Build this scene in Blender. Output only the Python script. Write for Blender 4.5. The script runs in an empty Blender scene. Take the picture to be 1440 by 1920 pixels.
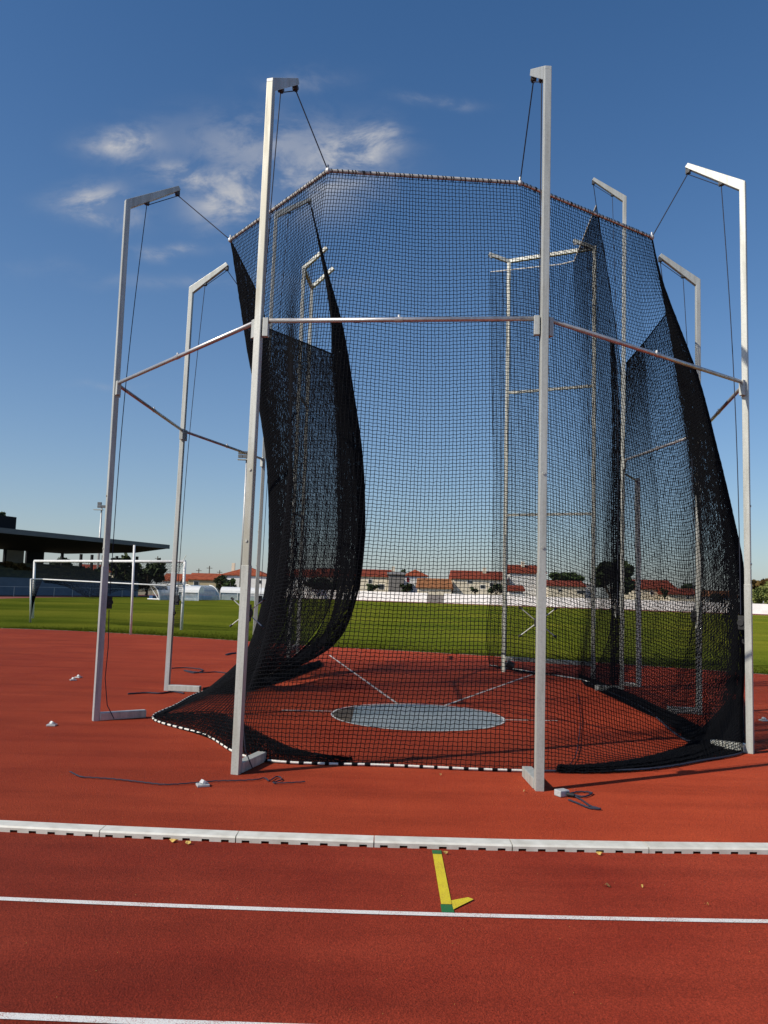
import bpy, bmesh, math, random
import numpy as np
from mathutils import Vector, Matrix, noise as mnoise
rnd = random.Random(7)
nrs = np.random.RandomState(5)
R = math.radians
sc = bpy.context.scene
col = sc.collection

# ------------------------------------------------------------------ camera
F, TH, RO, H = 1507.09, 0.0980614, 0.0293359, 1.81828
cam_d = bpy.data.cameras.new('camera'); cam = bpy.data.objects.new('camera', cam_d); col.objects.link(cam)
cam_d.sensor_fit = 'VERTICAL'; cam_d.sensor_height = 32.0; cam_d.sensor_width = 24.0
cam_d.lens = F / 1920 * 32.0
cam_d.clip_start = 0.05; cam_d.clip_end = 6000
cam.matrix_world = Matrix.Translation((0, 0, H)) @ Matrix.Rotation(math.pi / 2 + TH, 4, 'X') @ Matrix.Rotation(RO, 4, 'Z')
sc.camera = cam

# ------------------------------------------------------------------ sun, sky, exposure
EL = R(38); SHX, SHY = 0.883, 0.469          # shadows fall along (SHX, SHY)
sun_d = bpy.data.lights.new('sun', 'SUN'); sun = bpy.data.objects.new('sun', sun_d); col.objects.link(sun)
sun_d.energy = 4.6; sun_d.angle = R(0.5); sun_d.color = (1.0, 0.92, 0.79)
sun.rotation_euler = Vector((SHX * math.cos(EL), SHY * math.cos(EL), -math.sin(EL))).to_track_quat('-Z', 'Y').to_euler()
world = bpy.data.worlds.new('World'); sc.world = world; world.use_nodes = True
wn, wl = world.node_tree.nodes, world.node_tree.links
wn.clear()
def wnode(t, **k):
    n = wn.new(t)
    for a, b in k.items(): setattr(n, a, b)
    return n
def wmath(op, a, b=None, c=None, clamp=False):
    n = wnode('ShaderNodeMath', operation=op); n.use_clamp = clamp
    for i, v in enumerate((a, b, c)):
        if v is None: continue
        if isinstance(v, (int, float)): n.inputs[i].default_value = v
        else: wl.new(v, n.inputs[i])
    return n.outputs[0]
sky = wnode('ShaderNodeTexSky', sky_type='NISHITA'); sky.sun_disc = False
sky.sun_elevation = EL; sky.sun_rotation = math.atan2(-SHX, -SHY)
sky.altitude = 0; sky.air_density = 1.0; sky.dust_density = 0.7; sky.ozone_density = 5.0
# thin wind-torn cirrus, laid out by direction in the sky (x/y, z/y), at infinity
tc = wnode('ShaderNodeTexCoord'); sx = wnode('ShaderNodeSeparateXYZ'); wl.new(tc.outputs['Generated'], sx.inputs[0])
yy = wmath('MAXIMUM', sx.outputs[1], 0.05)
cu = wmath('DIVIDE', sx.outputs[0], yy); cv = wmath('DIVIDE', sx.outputs[2], yy)
cmb = wnode('ShaderNodeCombineXYZ'); wl.new(cu, cmb.inputs[0]); wl.new(cv, cmb.inputs[1])
mp = wnode('ShaderNodeMapping'); mp.inputs['Rotation'].default_value = (0, 0, R(-8)); mp.inputs['Scale'].default_value = (8, 13, 1)
wl.new(cmb.outputs[0], mp.inputs[0])
nz = wnode('ShaderNodeTexNoise'); nz.inputs['Scale'].default_value = 1.25; nz.inputs['Detail'].default_value = 9; nz.inputs['Roughness'].default_value = 0.62; nz.inputs['Distortion'].default_value = 0.35
wl.new(mp.outputs[0], nz.inputs['Vector'])
warp = wnode('ShaderNodeTexNoise'); warp.inputs['Scale'].default_value = 7; warp.inputs['Detail'].default_value = 4; wl.new(cmb.outputs[0], warp.inputs['Vector'])
wsep = wnode('ShaderNodeSeparateColor'); wl.new(warp.outputs['Color'], wsep.inputs[0])
cu2 = wmath('ADD', cu, wmath('MULTIPLY', wmath('SUBTRACT', wsep.outputs[0], 0.5), 0.10))
cv2 = wmath('ADD', cv, wmath('MULTIPLY', wmath('SUBTRACT', wsep.outputs[1], 0.5), 0.07))
def ray(px, py, z=None):
    x = (px - 720) / F; y = (py - 960) / F
    a = x * math.cos(RO) + y * math.sin(RO); b = -x * math.sin(RO) + y * math.cos(RO)
    return a, math.cos(TH) + b * math.sin(TH), math.sin(TH) - b * math.cos(TH)
tot = None
for (px, py, rx, ry, w) in [(228, 268, 58, 30, 1.15), (180, 385, 66, 28, 1.1), (375, 325, 85, 18, .85), (450, 380, 66, 32, 1.1), (670, 300, 62, 40, 1.0),
                            (560, 345, 120, 50, .6), (500, 260, 150, 50, .42), (365, 453, 50, 12, .7), (290, 459, 40, 12, .45), (815, 187, 60, 12, .42), (700, 265, 40, 25, .5), (220, 730, 60, 8, .15), (560,150,90,20,.2),
                            (360, 520, 300, 14, .13), (1150, 760, 60, 300, .0)]:
    if w == 0: continue
    a, b, c = ray(px, py); u0, v0 = a / b, c / b
    du = wmath('MULTIPLY', wmath('SUBTRACT', cu2, u0), F / rx * .95); dv = wmath('MULTIPLY', wmath('SUBTRACT', cv2, v0), F / ry * .95)
    d2 = wmath('ADD', wmath('MULTIPLY', du, du), wmath('MULTIPLY', dv, dv))
    g = wmath('MULTIPLY', wmath('POWER', 2.718, wmath('MULTIPLY', d2, -1.0)), w)
    tot = g if tot is None else wmath('ADD', tot, g)
mr = wnode('ShaderNodeMapRange'); mr.interpolation_type = 'SMOOTHSTEP'; wl.new(nz.outputs[0], mr.inputs[0])
mr.inputs[1].default_value = 0.38; mr.inputs[2].default_value = 0.62
cl = wmath('MULTIPLY', wmath('MINIMUM', tot, 1.0), wmath('MULTIPLY_ADD', mr.outputs[0], 1.0, 0.12), clamp=True)
hs = wnode('ShaderNodeHueSaturation'); hs.inputs['Saturation'].default_value = 1.2; hs.inputs['Value'].default_value = 1.0
wl.new(sky.outputs[0], hs.inputs['Color'])
# thin whitish veil, thickening towards the horizon
vf = wmath('MULTIPLY', wmath('POWER', 2.718, wmath('MULTIPLY', wmath('MAXIMUM', sx.outputs[2], 0.0), -4.6)), 0.46)
veil = wnode('ShaderNodeMix', data_type='RGBA'); wl.new(vf, veil.inputs['Factor']); wl.new(hs.outputs[0], veil.inputs['A']); veil.inputs['B'].default_value = (4.3, 4.6, 5.1, 1)
mx = wnode('ShaderNodeMix', data_type='RGBA'); wl.new(cl, mx.inputs['Factor']); wl.new(veil.outputs['Result'], mx.inputs['A'])
mx.inputs['B'].default_value = (4.5, 4.6, 4.9, 1)
bg = wnode('ShaderNodeBackground'); bg.inputs['Strength'].default_value = 0.112
wl.new(mx.outputs['Result'], bg.inputs[0]); wo = wnode('ShaderNodeOutputWorld'); wl.new(bg.outputs[0], wo.inputs[0])
sc.view_settings.view_transform = 'Standard'; sc.view_settings.look = 'None'; sc.view_settings.gamma = 1
sc.view_settings.exposure = 0.0
sc.cycles.max_bounces = 6; sc.cycles.transparent_max_bounces = 8

# ------------------------------------------------------------------ helpers
def atY(px, py, Y):
    a, b, c = ray(px, py); t = Y / b
    return Vector((a * t, Y, H + c * t))
def atZ(px, py, z=0.0):
    a, b, c = ray(px, py); t = (z - H) / c
    return Vector((a * t, b * t, z))
def tag(o, label=None, cat=None, group=None, kind=None):
    if label: o['label'] = label
    if cat: o['category'] = cat
    if group: o['group'] = group
    if kind: o['kind'] = kind
    return o
def empty(name, loc=(0, 0, 0)):
    o = bpy.data.objects.new(name, None); o.location = loc; o.empty_display_size = .2; col.objects.link(o); return o
def link(name, me, m=None, parent=None, smooth=False):
    o = bpy.data.objects.new(name, me); col.objects.link(o)
    if m is not None:
        for q in (m if isinstance(m, (list, tuple)) else [m]): me.materials.append(q)
    if smooth: me.shade_smooth()
    if parent is not None:
        o.parent = parent
        off = Vector((0, 0, 0)); p = parent
        while p is not None: off += p.location; p = p.parent
        if off.length: me.transform(Matrix.Translation(-off))
    return o
class MB:
    """collects shapes (world coordinates) that make up ONE mesh"""
    def __init__(s): s.v = []; s.f = []; s.mi = []
    def add(s, vs, fs, mi=0):
        n = len(s.v); s.v += [tuple(v) for v in vs]; s.f += [tuple(i + n for i in f) for f in fs]; s.mi += [mi] * len(fs); return s
    def box(s, x0, x1, y0, y1, z0, z1, mi=0, rot=0, c=None):
        vs = [Vector((x, y, z)) for z in (z0, z1) for y in (y0, y1) for x in (x0, x1)]
        if rot:
            c = Vector(c) if c is not None else Vector(((x0 + x1) / 2, (y0 + y1) / 2, 0)); M = Matrix.Rotation(rot, 3, 'Z')
            vs = [M @ (v - c) + c for v in vs]
        return s.add(vs, [(0, 2, 3, 1), (4, 5, 7, 6), (0, 1, 5, 4), (2, 6, 7, 3), (0, 4, 6, 2), (1, 3, 7, 5)], mi)
    def tube(s, pts, r, n=8, mi=0, caps=True, phase=0.0, up=None, r2=None):
        pts = [Vector(p) for p in pts]; rings = []
        for i, p in enumerate(pts):
            a = pts[max(i - 1, 0)]; b = pts[min(i + 1, len(pts) - 1)]; t = (b - a).normalized()
            u = Vector(up) if up is not None else (Vector((0, 0, 1)) if abs(t.z) < .9 else Vector((1, 0, 0)))
            x = t.cross(u).normalized(); y = x.cross(t).normalized()
            k = (r[i] if isinstance(r, (list, tuple)) else r); k2 = r2 if r2 is not None else k
            rings.append([p + x * k * math.cos(2 * math.pi * j / n + phase) + y * k2 * math.sin(2 * math.pi * j / n + phase) for j in range(n)])
        vs = [v for rg in rings for v in rg]; fs = []
        for i in range(len(pts) - 1):
            for j in range(n): fs.append((i * n + j, i * n + (j + 1) % n, (i + 1) * n + (j + 1) % n, (i + 1) * n + j))
        if caps: fs.append(tuple(range(n))[::-1]); fs.append(tuple((len(pts) - 1) * n + j for j in range(n)))
        return s.add(vs, fs, mi)
    def square(s, a, b, w, side, mi=0):
        """square bar from a to b, faces aligned to 'side'"""
        a = Vector(a); b = Vector(b); t = (b - a).normalized(); x = Vector(side); x = (x - t * x.dot(t)).normalized(); y = t.cross(x)
        vs = []
        for p in (a, b):
            for (i, j) in ((-1, -1), (1, -1), (1, 1), (-1, 1)): vs.append(p + x * i * w / 2 + y * j * w / 2)
        return s.add(vs, [(3, 2, 1, 0), (4, 5, 6, 7), (0, 1, 5, 4), (1, 2, 6, 5), (2, 3, 7, 6), (3, 0, 4, 7)], mi)
    def ball(s, c, r, mi=0, n=8, sq=1.0):
        c = Vector(c); vs = []; fs = []
        for i in range(n + 1):
            th = math.pi * i / n
            for j in range(n): ph = 2 * math.pi * j / n; vs.append(c + Vector((r * math.sin(th) * math.cos(ph), r * math.sin(th) * math.sin(ph), r * sq * math.cos(th))))
        for i in range(n):
            for j in range(n): fs.append((i * n + j, (i + 1) * n + j, (i + 1) * n + (j + 1) % n, i * n + (j + 1) % n))
        return s.add(vs, fs, mi)
    def build(s, name, m, parent=None, smooth=False, bevel=0.0, fix=True):
        me = bpy.data.meshes.new(name); me.from_pydata(s.v, [], s.f); me.update()
        if fix or bevel:
            bm = bmesh.new(); bm.from_mesh(me)
            if bevel: bmesh.ops.bevel(bm, geom=[e for e in bm.edges if len(e.link_faces) == 2 and e.calc_face_angle(0) > .6], offset=bevel, segments=2, affect='EDGES', profile=.6)
            bmesh.ops.recalc_face_normals(bm, faces=bm.faces); bm.to_mesh(me); bm.free()
        if any(s.mi) and not bevel: me.polygons.foreach_set('material_index', s.mi)
        return link(name, me, m, parent, smooth)

def mat(name, base=(.5, .5, .5), rough=.6, metal=0.0, spec=.5):
    m = bpy.data.materials.new(name); m.use_nodes = True; nt = m.node_tree; b = nt.nodes['Principled BSDF']
    b.inputs['Base Color'].default_value = (*base, 1); b.inputs['Roughness'].default_value = rough; b.inputs['Metallic'].default_value = metal
    b.inputs['Specular IOR Level'].default_value = spec
    return m, nt, b
def tex(nt, kind, scale, detail=3, vec=None, obj=True, **k):
    n = nt.nodes.new(kind)
    if 'Scale' in n.inputs: n.inputs['Scale'].default_value = scale
    if 'Detail' in n.inputs: n.inputs['Detail'].default_value = detail
    for a, b in k.items(): n.inputs[a].default_value = b
    if vec is None:
        g = nt.nodes.new('ShaderNodeNewGeometry'); vec = g.outputs['Position']
    nt.links.new(vec, n.inputs['Vector']); return n
def mapv(nt, scale=(1, 1, 1), rot=(0, 0, 0)):
    g = nt.nodes.new('ShaderNodeNewGeometry'); m = nt.nodes.new('ShaderNodeMapping'); m.inputs['Scale'].default_value = scale; m.inputs['Rotation'].default_value = rot
    nt.links.new(g.outputs['Position'], m.inputs[0]); return m.outputs[0]
def ramp(nt, src, stops):
    r = nt.nodes.new('ShaderNodeValToRGB'); e = r.color_ramp.elements
    while len(e) < len(stops): e.new(.5)
    for i, (p, c) in enumerate(stops): e[i].position = p; e[i].color = (*c, 1) if len(c) == 3 else c
    nt.links.new(src, r.inputs[0]); return r.outputs[0]
def mixc(nt, fac, a, b, mode='MIX'):
    m = nt.nodes.new('ShaderNodeMix'); m.data_type = 'RGBA'; m.blend_type = mode
    for nm, v in (('Factor', fac), ('A', a), ('B', b)):
        i = m.inputs[nm] if nm == 'Factor' else [q for q in m.inputs if q.name == nm and q.type == 'RGBA'][0]
        if isinstance(v, (int, float)): i.default_value = v
        elif isinstance(v, tuple): i.default_value = (*v, 1)
        else: nt.links.new(v, i)
    return [o for o in m.outputs if o.type == 'RGBA'][0]
def bump(nt, b, h, strength=.3, dist=.01, prev=None):
    n = nt.nodes.new('ShaderNodeBump'); n.inputs['Strength'].default_value = strength; n.inputs['Distance'].default_value = dist
    nt.links.new(h, n.inputs['Height'])
    if prev is not None: nt.links.new(prev, n.inputs['Normal'])
    nt.links.new(n.outputs[0], b.inputs['Normal']); return n.outputs[0]
def simple(name, c1, c2, scale=3, rough=.7, metal=0, bscale=None, bs=.2, bd=.01, spec=.4):
    m, nt, b = mat(name, c1, rough, metal, spec)
    n = tex(nt, 'ShaderNodeTexNoise', scale, 5); nt.links.new(ramp(nt, n.outputs[0], [(.3, c1), (.7, c2)]), b.inputs['Base Color'])
    if bscale: bump(nt, b, tex(nt, 'ShaderNodeTexNoise', bscale, 3).outputs[0], bs, bd)
    return m

# ------------------------------------------------------------------ materials
def track_mat(name, dark, light, spots=True):
    m, nt, b = mat(name, dark, .9, 0, .12); b.inputs['Diffuse Roughness'].default_value = 1.0
    v1 = tex(nt, 'ShaderNodeTexVoronoi', 210, vec=None); v2 = tex(nt, 'ShaderNodeTexVoronoi', 95, vec=None)
    n1 = tex(nt, 'ShaderNodeTexNoise', .55, 5, Roughness=.6); n2 = tex(nt, 'ShaderNodeTexNoise', 75, 3)
    c = ramp(nt, n1.outputs[0], [(.36, dark), (.66, light)])
    sp = nt.nodes.new('ShaderNodeSeparateColor'); nt.links.new(v1.outputs['Color'], sp.inputs[0])
    g = ramp(nt, sp.outputs[0], [(0, (.58, .58, .58)), (.5, (.97, .97, .97)), (1, (1.45, 1.38, 1.3))])
    c = mixc(nt, 1.0, c, g, 'MULTIPLY')
    c = mixc(nt, 1.0, c, ramp(nt, n2.outputs[0], [(.3, (.78, .78, .78)), (.7, (1.2, 1.2, 1.2))]), 'MULTIPLY')
    # dusty scuffs and damp-looking worn blotches of their own shape
    n3 = tex(nt, 'ShaderNodeTexNoise', 1, 6, vec=mapv(nt, (.35, 2.2, 1)), Roughness=.62)
    c = mixc(nt, 1.0, c, ramp(nt, n3.outputs[0], [(.38, (.86, .85, .85)), (.52, (1, 1, 1)), (.72, (1.1, 1.14, 1.16))]), 'MULTIPLY')
    nt.links.new(c, b.inputs['Base Color'])
    h = nt.nodes.new('ShaderNodeMath'); h.operation = 'ADD'; nt.links.new(v2.outputs['Distance'], h.inputs[0]); nt.links.new(n2.outputs[0], h.inputs[1])
    p = bump(nt, b, h.outputs[0], .9, .006); bump(nt, b, v1.outputs['Distance'], .7, .003, p)
    return m
M = {}
M['track'] = track_mat('red_rubber_track', (.170, .0205, .0105), (.238, .036, .0175))
M['apron'] = track_mat('red_rubber_apron', (.238, .033, .0135), (.288, .045, .0178))
M['fartrack'] = simple('faded_far_track', (.19, .045, .03), (.24, .07, .045), .3, .9)
def grass_mat():
    m, nt, b = mat('turf', (.12, .14, .025), .95, 0, .0); b.inputs['Diffuse Roughness'].default_value = 1
    n1 = tex(nt, 'ShaderNodeTexNoise', 1, 6, vec=mapv(nt, (.12, .05, 1), (0, 0, R(20))), Roughness=.6)
    n2 = tex(nt, 'ShaderNodeTexNoise', 9, 6, Roughness=.7); n3 = tex(nt, 'ShaderNodeTexNoise', 1, 3, vec=mapv(nt, (.02, .26, 1), (0, 0, R(-14))))
    c = ramp(nt, n1.outputs[0], [(.3, (.070, .100, .012)), (.5, (.118, .138, .016)), (.72, (.172, .172, .022))])
    c = mixc(nt, 1.0, c, ramp(nt, n2.outputs[0], [(.3, (.6, .62, .6)), (.7, (1.35, 1.3, 1.2))]), 'MULTIPLY')
    c = mixc(nt, 1.0, c, ramp(nt, n3.outputs[0], [(.4, (.78, .82, .8)), (.6, (1.1, 1.08, 1.05))]), 'MULTIPLY')
    nt.links.new(c, b.inputs['Base Color']); bump(nt, b, tex(nt, 'ShaderNodeTexNoise', 45, 4).outputs[0], .9, .03); return m
M['grass'] = grass_mat()
M['earth'] = simple('dry_ground', (.16, .13, .07), (.24, .2, .12), .4, .95, bscale=5)
def paint_mat(name, c, wear=(.5, .1, .07)):
    m, nt, b = mat(name, c, .7, 0, .3)
    n = tex(nt, 'ShaderNodeTexNoise', 160, 3); n2 = tex(nt, 'ShaderNodeTexNoise', 6, 5)
    s = nt.nodes.new('ShaderNodeMath'); s.operation = 'MULTIPLY_ADD'; s.inputs[1].default_value = .35; nt.links.new(n2.outputs[0], s.inputs[0]); nt.links.new(n.outputs[0], s.inputs[2])
    nt.links.new(ramp(nt, s.outputs[0], [(.5, wear), (.62, tuple(k * .9 for k in c)), (.8, c)]), b.inputs['Base Color'])
    bump(nt, b, tex(nt, 'ShaderNodeTexVoronoi', 170).outputs['Distance'], .6, .003); return m
M['white_line'] = paint_mat('white_line_paint', (.78, .76, .72), (.45, .2, .16))
M['faint_line'] = paint_mat('worn_white_line_paint', (.62, .56, .5), (.42, .12, .08))
M['yellow'] = paint_mat('yellow_line_paint', (.72, .58, .03), (.5, .3, .04)); M['green'] = paint_mat('green_line_paint', (.02, .16, .05), (.1, .12, .04))
def galv(name, c=(.60, .62, .64), metal=.32, rough=.42, streak=1.0, thr=.6):
    m, nt, b = mat(name, c, rough, metal, .5)
    n1 = tex(nt, 'ShaderNodeTexVoronoi', 70); n2 = tex(nt, 'ShaderNodeTexNoise', 1, 5, vec=mapv(nt, (16, 16, 1.4)), Roughness=.6); n3 = tex(nt, 'ShaderNodeTexNoise', 1, 3, vec=mapv(nt, (5, 5, .9)))
    sp = nt.nodes.new('ShaderNodeSeparateColor'); nt.links.new(n1.outputs['Color'], sp.inputs[0])
    cc = ramp(nt, sp.outputs[0], [(0, tuple(k * .9 for k in c)), (1, tuple(min(1, k * 1.1) for k in c))])
    cc = mixc(nt, 1.0, cc, ramp(nt, n2.outputs[0], [(.35, (.78, .78, .77)), (.55, (1, 1, 1)), (.7, (1.08, 1.08, 1.08))]), 'MULTIPLY')
    cc = mixc(nt, ramp(nt, n3.outputs[0], [(thr, (0, 0, 0)), (thr + .12, (.5 * streak,) * 3)]), cc, (.36, .34, .27))
    nt.links.new(cc, b.inputs['Base Color'])
    nt.links.new(ramp(nt, n2.outputs[0], [(.3, (rough + .14,) * 3), (.7, (rough - .05,) * 3)]), b.inputs['Roughness'])
    bump(nt, b, n2.outputs[0], .12, .004); return m
M['galv'] = galv('galvanised_steel', (.49, .495, .455)); M['galv_stain'] = galv('stained_galvanised_steel', (.49, .495, .455), streak=1.5, thr=.5); M['bar'] = galv('dull_zinc_tube', (.56, .54, .53), .75, .35, .4)
M['galv_dull'] = galv('weathered_galvanised_steel', (.48, .48, .48), .5, .5)
M['cord'] = mat('black_net_cord', (.0035, .004, .006), .85, 0, .12)[0]
M['rope'] = simple('navy_hoist_rope', (.012, .016, .032), (.03, .035, .06), 300, .8)
M['pvc'] = simple('off_white_rim_tube', (.32, .31, .30), (.5, .49, .47), 25, .6); M['hemwhite'] = simple('white_hem_rope', (.55, .53, .48), (.78, .76, .7), 60, .8)
M['pulley'] = simple('dull_pulley_zinc', (.03, .032, .036), (.09, .095, .10), 60, .6); M['black'] = simple('black_plastic', (.012, .012, .013), (.03, .03, .032), 20, .5)
M['white'] = simple('white_painted_metal', (.66, .66, .64), (.8, .8, .78), 9, .4)
M['kerb'] = simple('pale_kerb_plastic', (.54, .52, .45), (.72, .71, .64), 9, .5, bscale=30, bs=.05)
M['capgrey'] = simple('grey_cast_cap', (.42, .42, .42), (.55, .56, .56), 40, .5, .2)
M['leaf_y'] = simple('dry_yellow_leaf', (.5, .3, .06), (.6, .42, .12), 60, .7); M['leaf_b'] = simple('dry_brown_leaf', (.25, .1, .03), (.4, .2, .06), 60, .7)
def circle_mat():
    m, nt, b = mat('brushed_concrete', (.3, .34, .38), .7)
    n1 = tex(nt, 'ShaderNodeTexNoise', 1.6, 6, Roughness=.65); n2 = tex(nt, 'ShaderNodeTexNoise', 90, 3)
    c = ramp(nt, n1.outputs[0], [(.3, (.19, .235, .245)), (.55, (.27, .31, .32)), (.75, (.33, .365, .38))]); c = mixc(nt, 1., c, ramp(nt, n2.outputs[0], [(.3, (.85,) * 3), (.7, (1.12,) * 3)]), 'MULTIPLY')
    nt.links.new(c, b.inputs['Base Color']); bump(nt, b, n2.outputs[0], .3, .003); return m
M['concrete'] = circle_mat(); M['stain'] = simple('damp_brown_concrete', (.07, .055, .04), (.12, .09, .06), 6, .8)

def wall_mat(name, c, rough=.85):
    m, nt, b = mat(name, c, rough, 0, .3)
    n = tex(nt, 'ShaderNodeTexNoise', 1, 5, vec=mapv(nt, (.5, .5, .9)), Roughness=.65)
    nt.links.new(ramp(nt, n.outputs[0], [(.3, tuple(k * .8 for k in c)), (.6, c)]), b.inputs['Base Color']); return m
def tile_mat(name, c):
    m, nt, b = mat(name, c, .85, 0, .2)
    w = tex(nt, 'ShaderNodeTexWave', 2.2, 2, Distortion=1.5); n = tex(nt, 'ShaderNodeTexNoise', 1.2, 5)
    cc = ramp(nt, n.outputs[0], [(.3, tuple(k * .65 for k in c)), (.7, tuple(k * 1.15 for k in c))])
    cc = mixc(nt, 1., cc, ramp(nt, w.outputs[0], [(0, (.75,) * 3), (1, (1.1,) * 3)]), 'MULTIPLY')
    nt.links.new(cc, b.inputs['Base Color']); bump(nt, b, w.outputs[0], .5, .08); return m
M['tile'] = tile_mat('red_roof_tiles', (.27, .055, .026)); M['tile_o'] = tile_mat('orange_roof_tiles', (.36, .085, .035)); M['tile_t'] = tile_mat('tan_roof_tiles', (.36, .15, .06))
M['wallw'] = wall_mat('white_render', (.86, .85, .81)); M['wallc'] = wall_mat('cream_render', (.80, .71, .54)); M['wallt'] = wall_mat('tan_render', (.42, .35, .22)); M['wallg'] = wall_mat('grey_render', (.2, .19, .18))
M['glass'] = mat('window_glass', (.03, .035, .04), .15, 0, .6)[0]; M['shutter'] = wall_mat('dark_red_shutter', (.2, .02, .03)); M['bluewall'] = wall_mat('blue_grey_wall', (.15, .18, .215))
M['roofgrey'] = wall_mat('grey_fascia', (.16, .165, .175)); M['darkpanel'] = wall_mat('dark_panel', (.010, .0105, .013)); M['seat'] = simple('dark_seating', (.025, .035, .035), (.11, .10, .045), .55, .8)
M['fieldwall'] = wall_mat('white_perimeter_wall', (.88, .88, .85)); M['trunk'] = simple('bark', (.06, .045, .03), (.11, .08, .05), 8, .95)
def leafm(name, a, b_):
    m, nt, b = mat(name, a, .75, 0, .25); n = tex(nt, 'ShaderNodeTexNoise', .9, 4)
    nt.links.new(ramp(nt, n.outputs[0], [(.35, a), (.65, b_)]), b.inputs['Base Color']); return m
M['lf1'] = leafm('dark_foliage', (.018, .032, .012), (.045, .065, .02)); M['lf2'] = leafm('mid_foliage', (.03, .055, .015), (.07, .1, .03)); M['lf3'] = leafm('yellow_green_foliage', (.09, .12, .03), (.2, .22, .06)); M['lf4'] = leafm('autumn_foliage', (.07, .05, .015), (.16, .1, .03))
def shell_mat():
    m, nt, b = mat('clear_polycarbonate', (.5, .58, .62), .18, 0, .6); b.inputs['Transmission Weight'].default_value = .0; b.inputs['Alpha'].default_value = .55
    n = tex(nt, 'ShaderNodeTexNoise', 2, 3); nt.links.new(ramp(nt, n.outputs[0], [(.3, (.35, .43, .48)), (.7, (.55, .62, .66))]), b.inputs['Base Color']); return m
M['poly'] = shell_mat(); M['benchblue'] = simple('blue_bench', (.04, .1, .22), (.06, .14, .28), 5, .5)

# ------------------------------------------------------------------ the ground
def sheet(name, pts, z, m, sub=0):
    mb = MB(); mb.add([(x, y, z) for x, y in pts], [tuple(range(len(pts)))])
    o = mb.build(name, m); tag(o, kind='structure')
    me = o.data
    if me.polygons[0].normal.z < 0: me.flip_normals()
    return o
sheet('ground', [(-3000, -200), (3000, -200), (3000, 5000), (-3000, 5000)], 0 - .016, M['earth'])
edge = [(-60, 20), (-40, 26), (-26, 30), (-14.36, 30.66), (-9.14, 29.6), (-4.9, 27.6), (-1.57, 25.9), (3.25, 24.1), (9.83, 20.6), (16, 14.5), (21, 6), (23, -4)]
def smooth_poly(P, n=10):
    out = []
    for i in range(len(P) - 1):
        p0 = P[max(i - 1, 0)]; p1 = P[i]; p2 = P[i + 1]; p3 = P[min(i + 2, len(P) - 1)]
        for k in range(n):
            t = k / n
            out.append(tuple(.5 * (2 * p1[a] + (p2[a] - p0[a]) * t + (2 * p0[a] - 5 * p1[a] + 4 * p2[a] - p3[a]) * t * t + (3 * p1[a] - p0[a] - 3 * p2[a] + p3[a]) * t ** 3) for a in range(2)))
    out.append(P[-1]); return out
ed = smooth_poly(edge)
# grass infield: from the apron edge to the far straight
g0 = atZ(480, 1121); sheet('grass_field', ed + [(80, -4), (110, 60), (110, 82), (9.7, 138), (-30, 158), (-38, 90), (-37, 78), (-62, 24)], -.008, M['grass'])
def off(P, d):
    out = []
    for i in range(len(P)):
        a = Vector(P[max(i - 1, 0)]); b = Vector(P[min(i + 1, len(P) - 1)]); t = (b - a).normalized(); out.append((P[i][0] + t.y * d, P[i][1] - t.x * d))
    return out
sheet('apron', ed + [(23, -6), (-60, -6)], 0.0, M['apron'])
def strip(name, A, B, z0, z1, m, kind='structure'):
    mb = MB(); n = len(A); vs = [(*p, z1) for p in A] + [(*p, z1) for p in B]
    mb.add(vs, [(i, i + 1, n + i + 1, n + i) for i in range(n - 1)]); o = mb.build(name, m); 
    if o.data.polygons[0].normal.z < 0: o.data.flip_normals()
    return tag(o, kind=kind)
strip('apron_edging', off(ed, -.03), off(ed, .03), 0, .004, M['faint_line'])
def arc(R0, y0, x0, x1, n=60):
    return [(x0 + (x1 - x0) * i / n, y0 + ((x0 + (x1 - x0) * i / n) - .1) ** 2 / (2 * R0)) for i in range(n + 1)]
sheet('running_track', arc(38, 5.97, -14, 14) + [(14, -5), (-14, -5)], .004, M['track'])
for yc in (4.75, 3.53, 2.31):
    strip('lane_line', arc(60, yc - .025, -12, 12), arc(60, yc + .025, -12, 12), 0, .008, M['white_line'])
def quad(name, pts, z, m):
    return sheet(name, pts, z, m)
def pline(name, a, b, w, z, m):
    a = Vector(a); b = Vector(b); t = (b - a).normalized(); n = Vector((-t.y, t.x)) * w / 2
    return sheet(name, [tuple(a + n), tuple(a - n), tuple(b - n), tuple(b + n)], z, m)
# yellow mark with its green ends, inside lane
pline('yellow_mark', (.440, 5.80), (.432, 4.90), .062, .009, M['yellow'])
sheet('yellow_mark_arm', [tuple(atZ(*q).xy) for q in ((846, 1692), (878, 1686), (888, 1690), (850, 1709))], .012, M['yellow'])
pline('green_mark', (.441, 5.885), (.440, 5.805), .066, .009, M['green']); pline('green_mark', (.432, 4.895), (.431, 4.778), .072, .009, M['green'])
# far straight of the track in front of the perimeter wall
sheet('far_track', [(-30, 158), (9.7, 138), (110, 82), (118, 96), (-26, 176)], -.004, M['fartrack'])
sheet('near_stand_track', [(-30, 158), (-38, 90), (-37, 78), (-62, 24), (-70, 28), (-46, 86), (-38, 168)], -.004, M['fartrack'])
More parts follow.
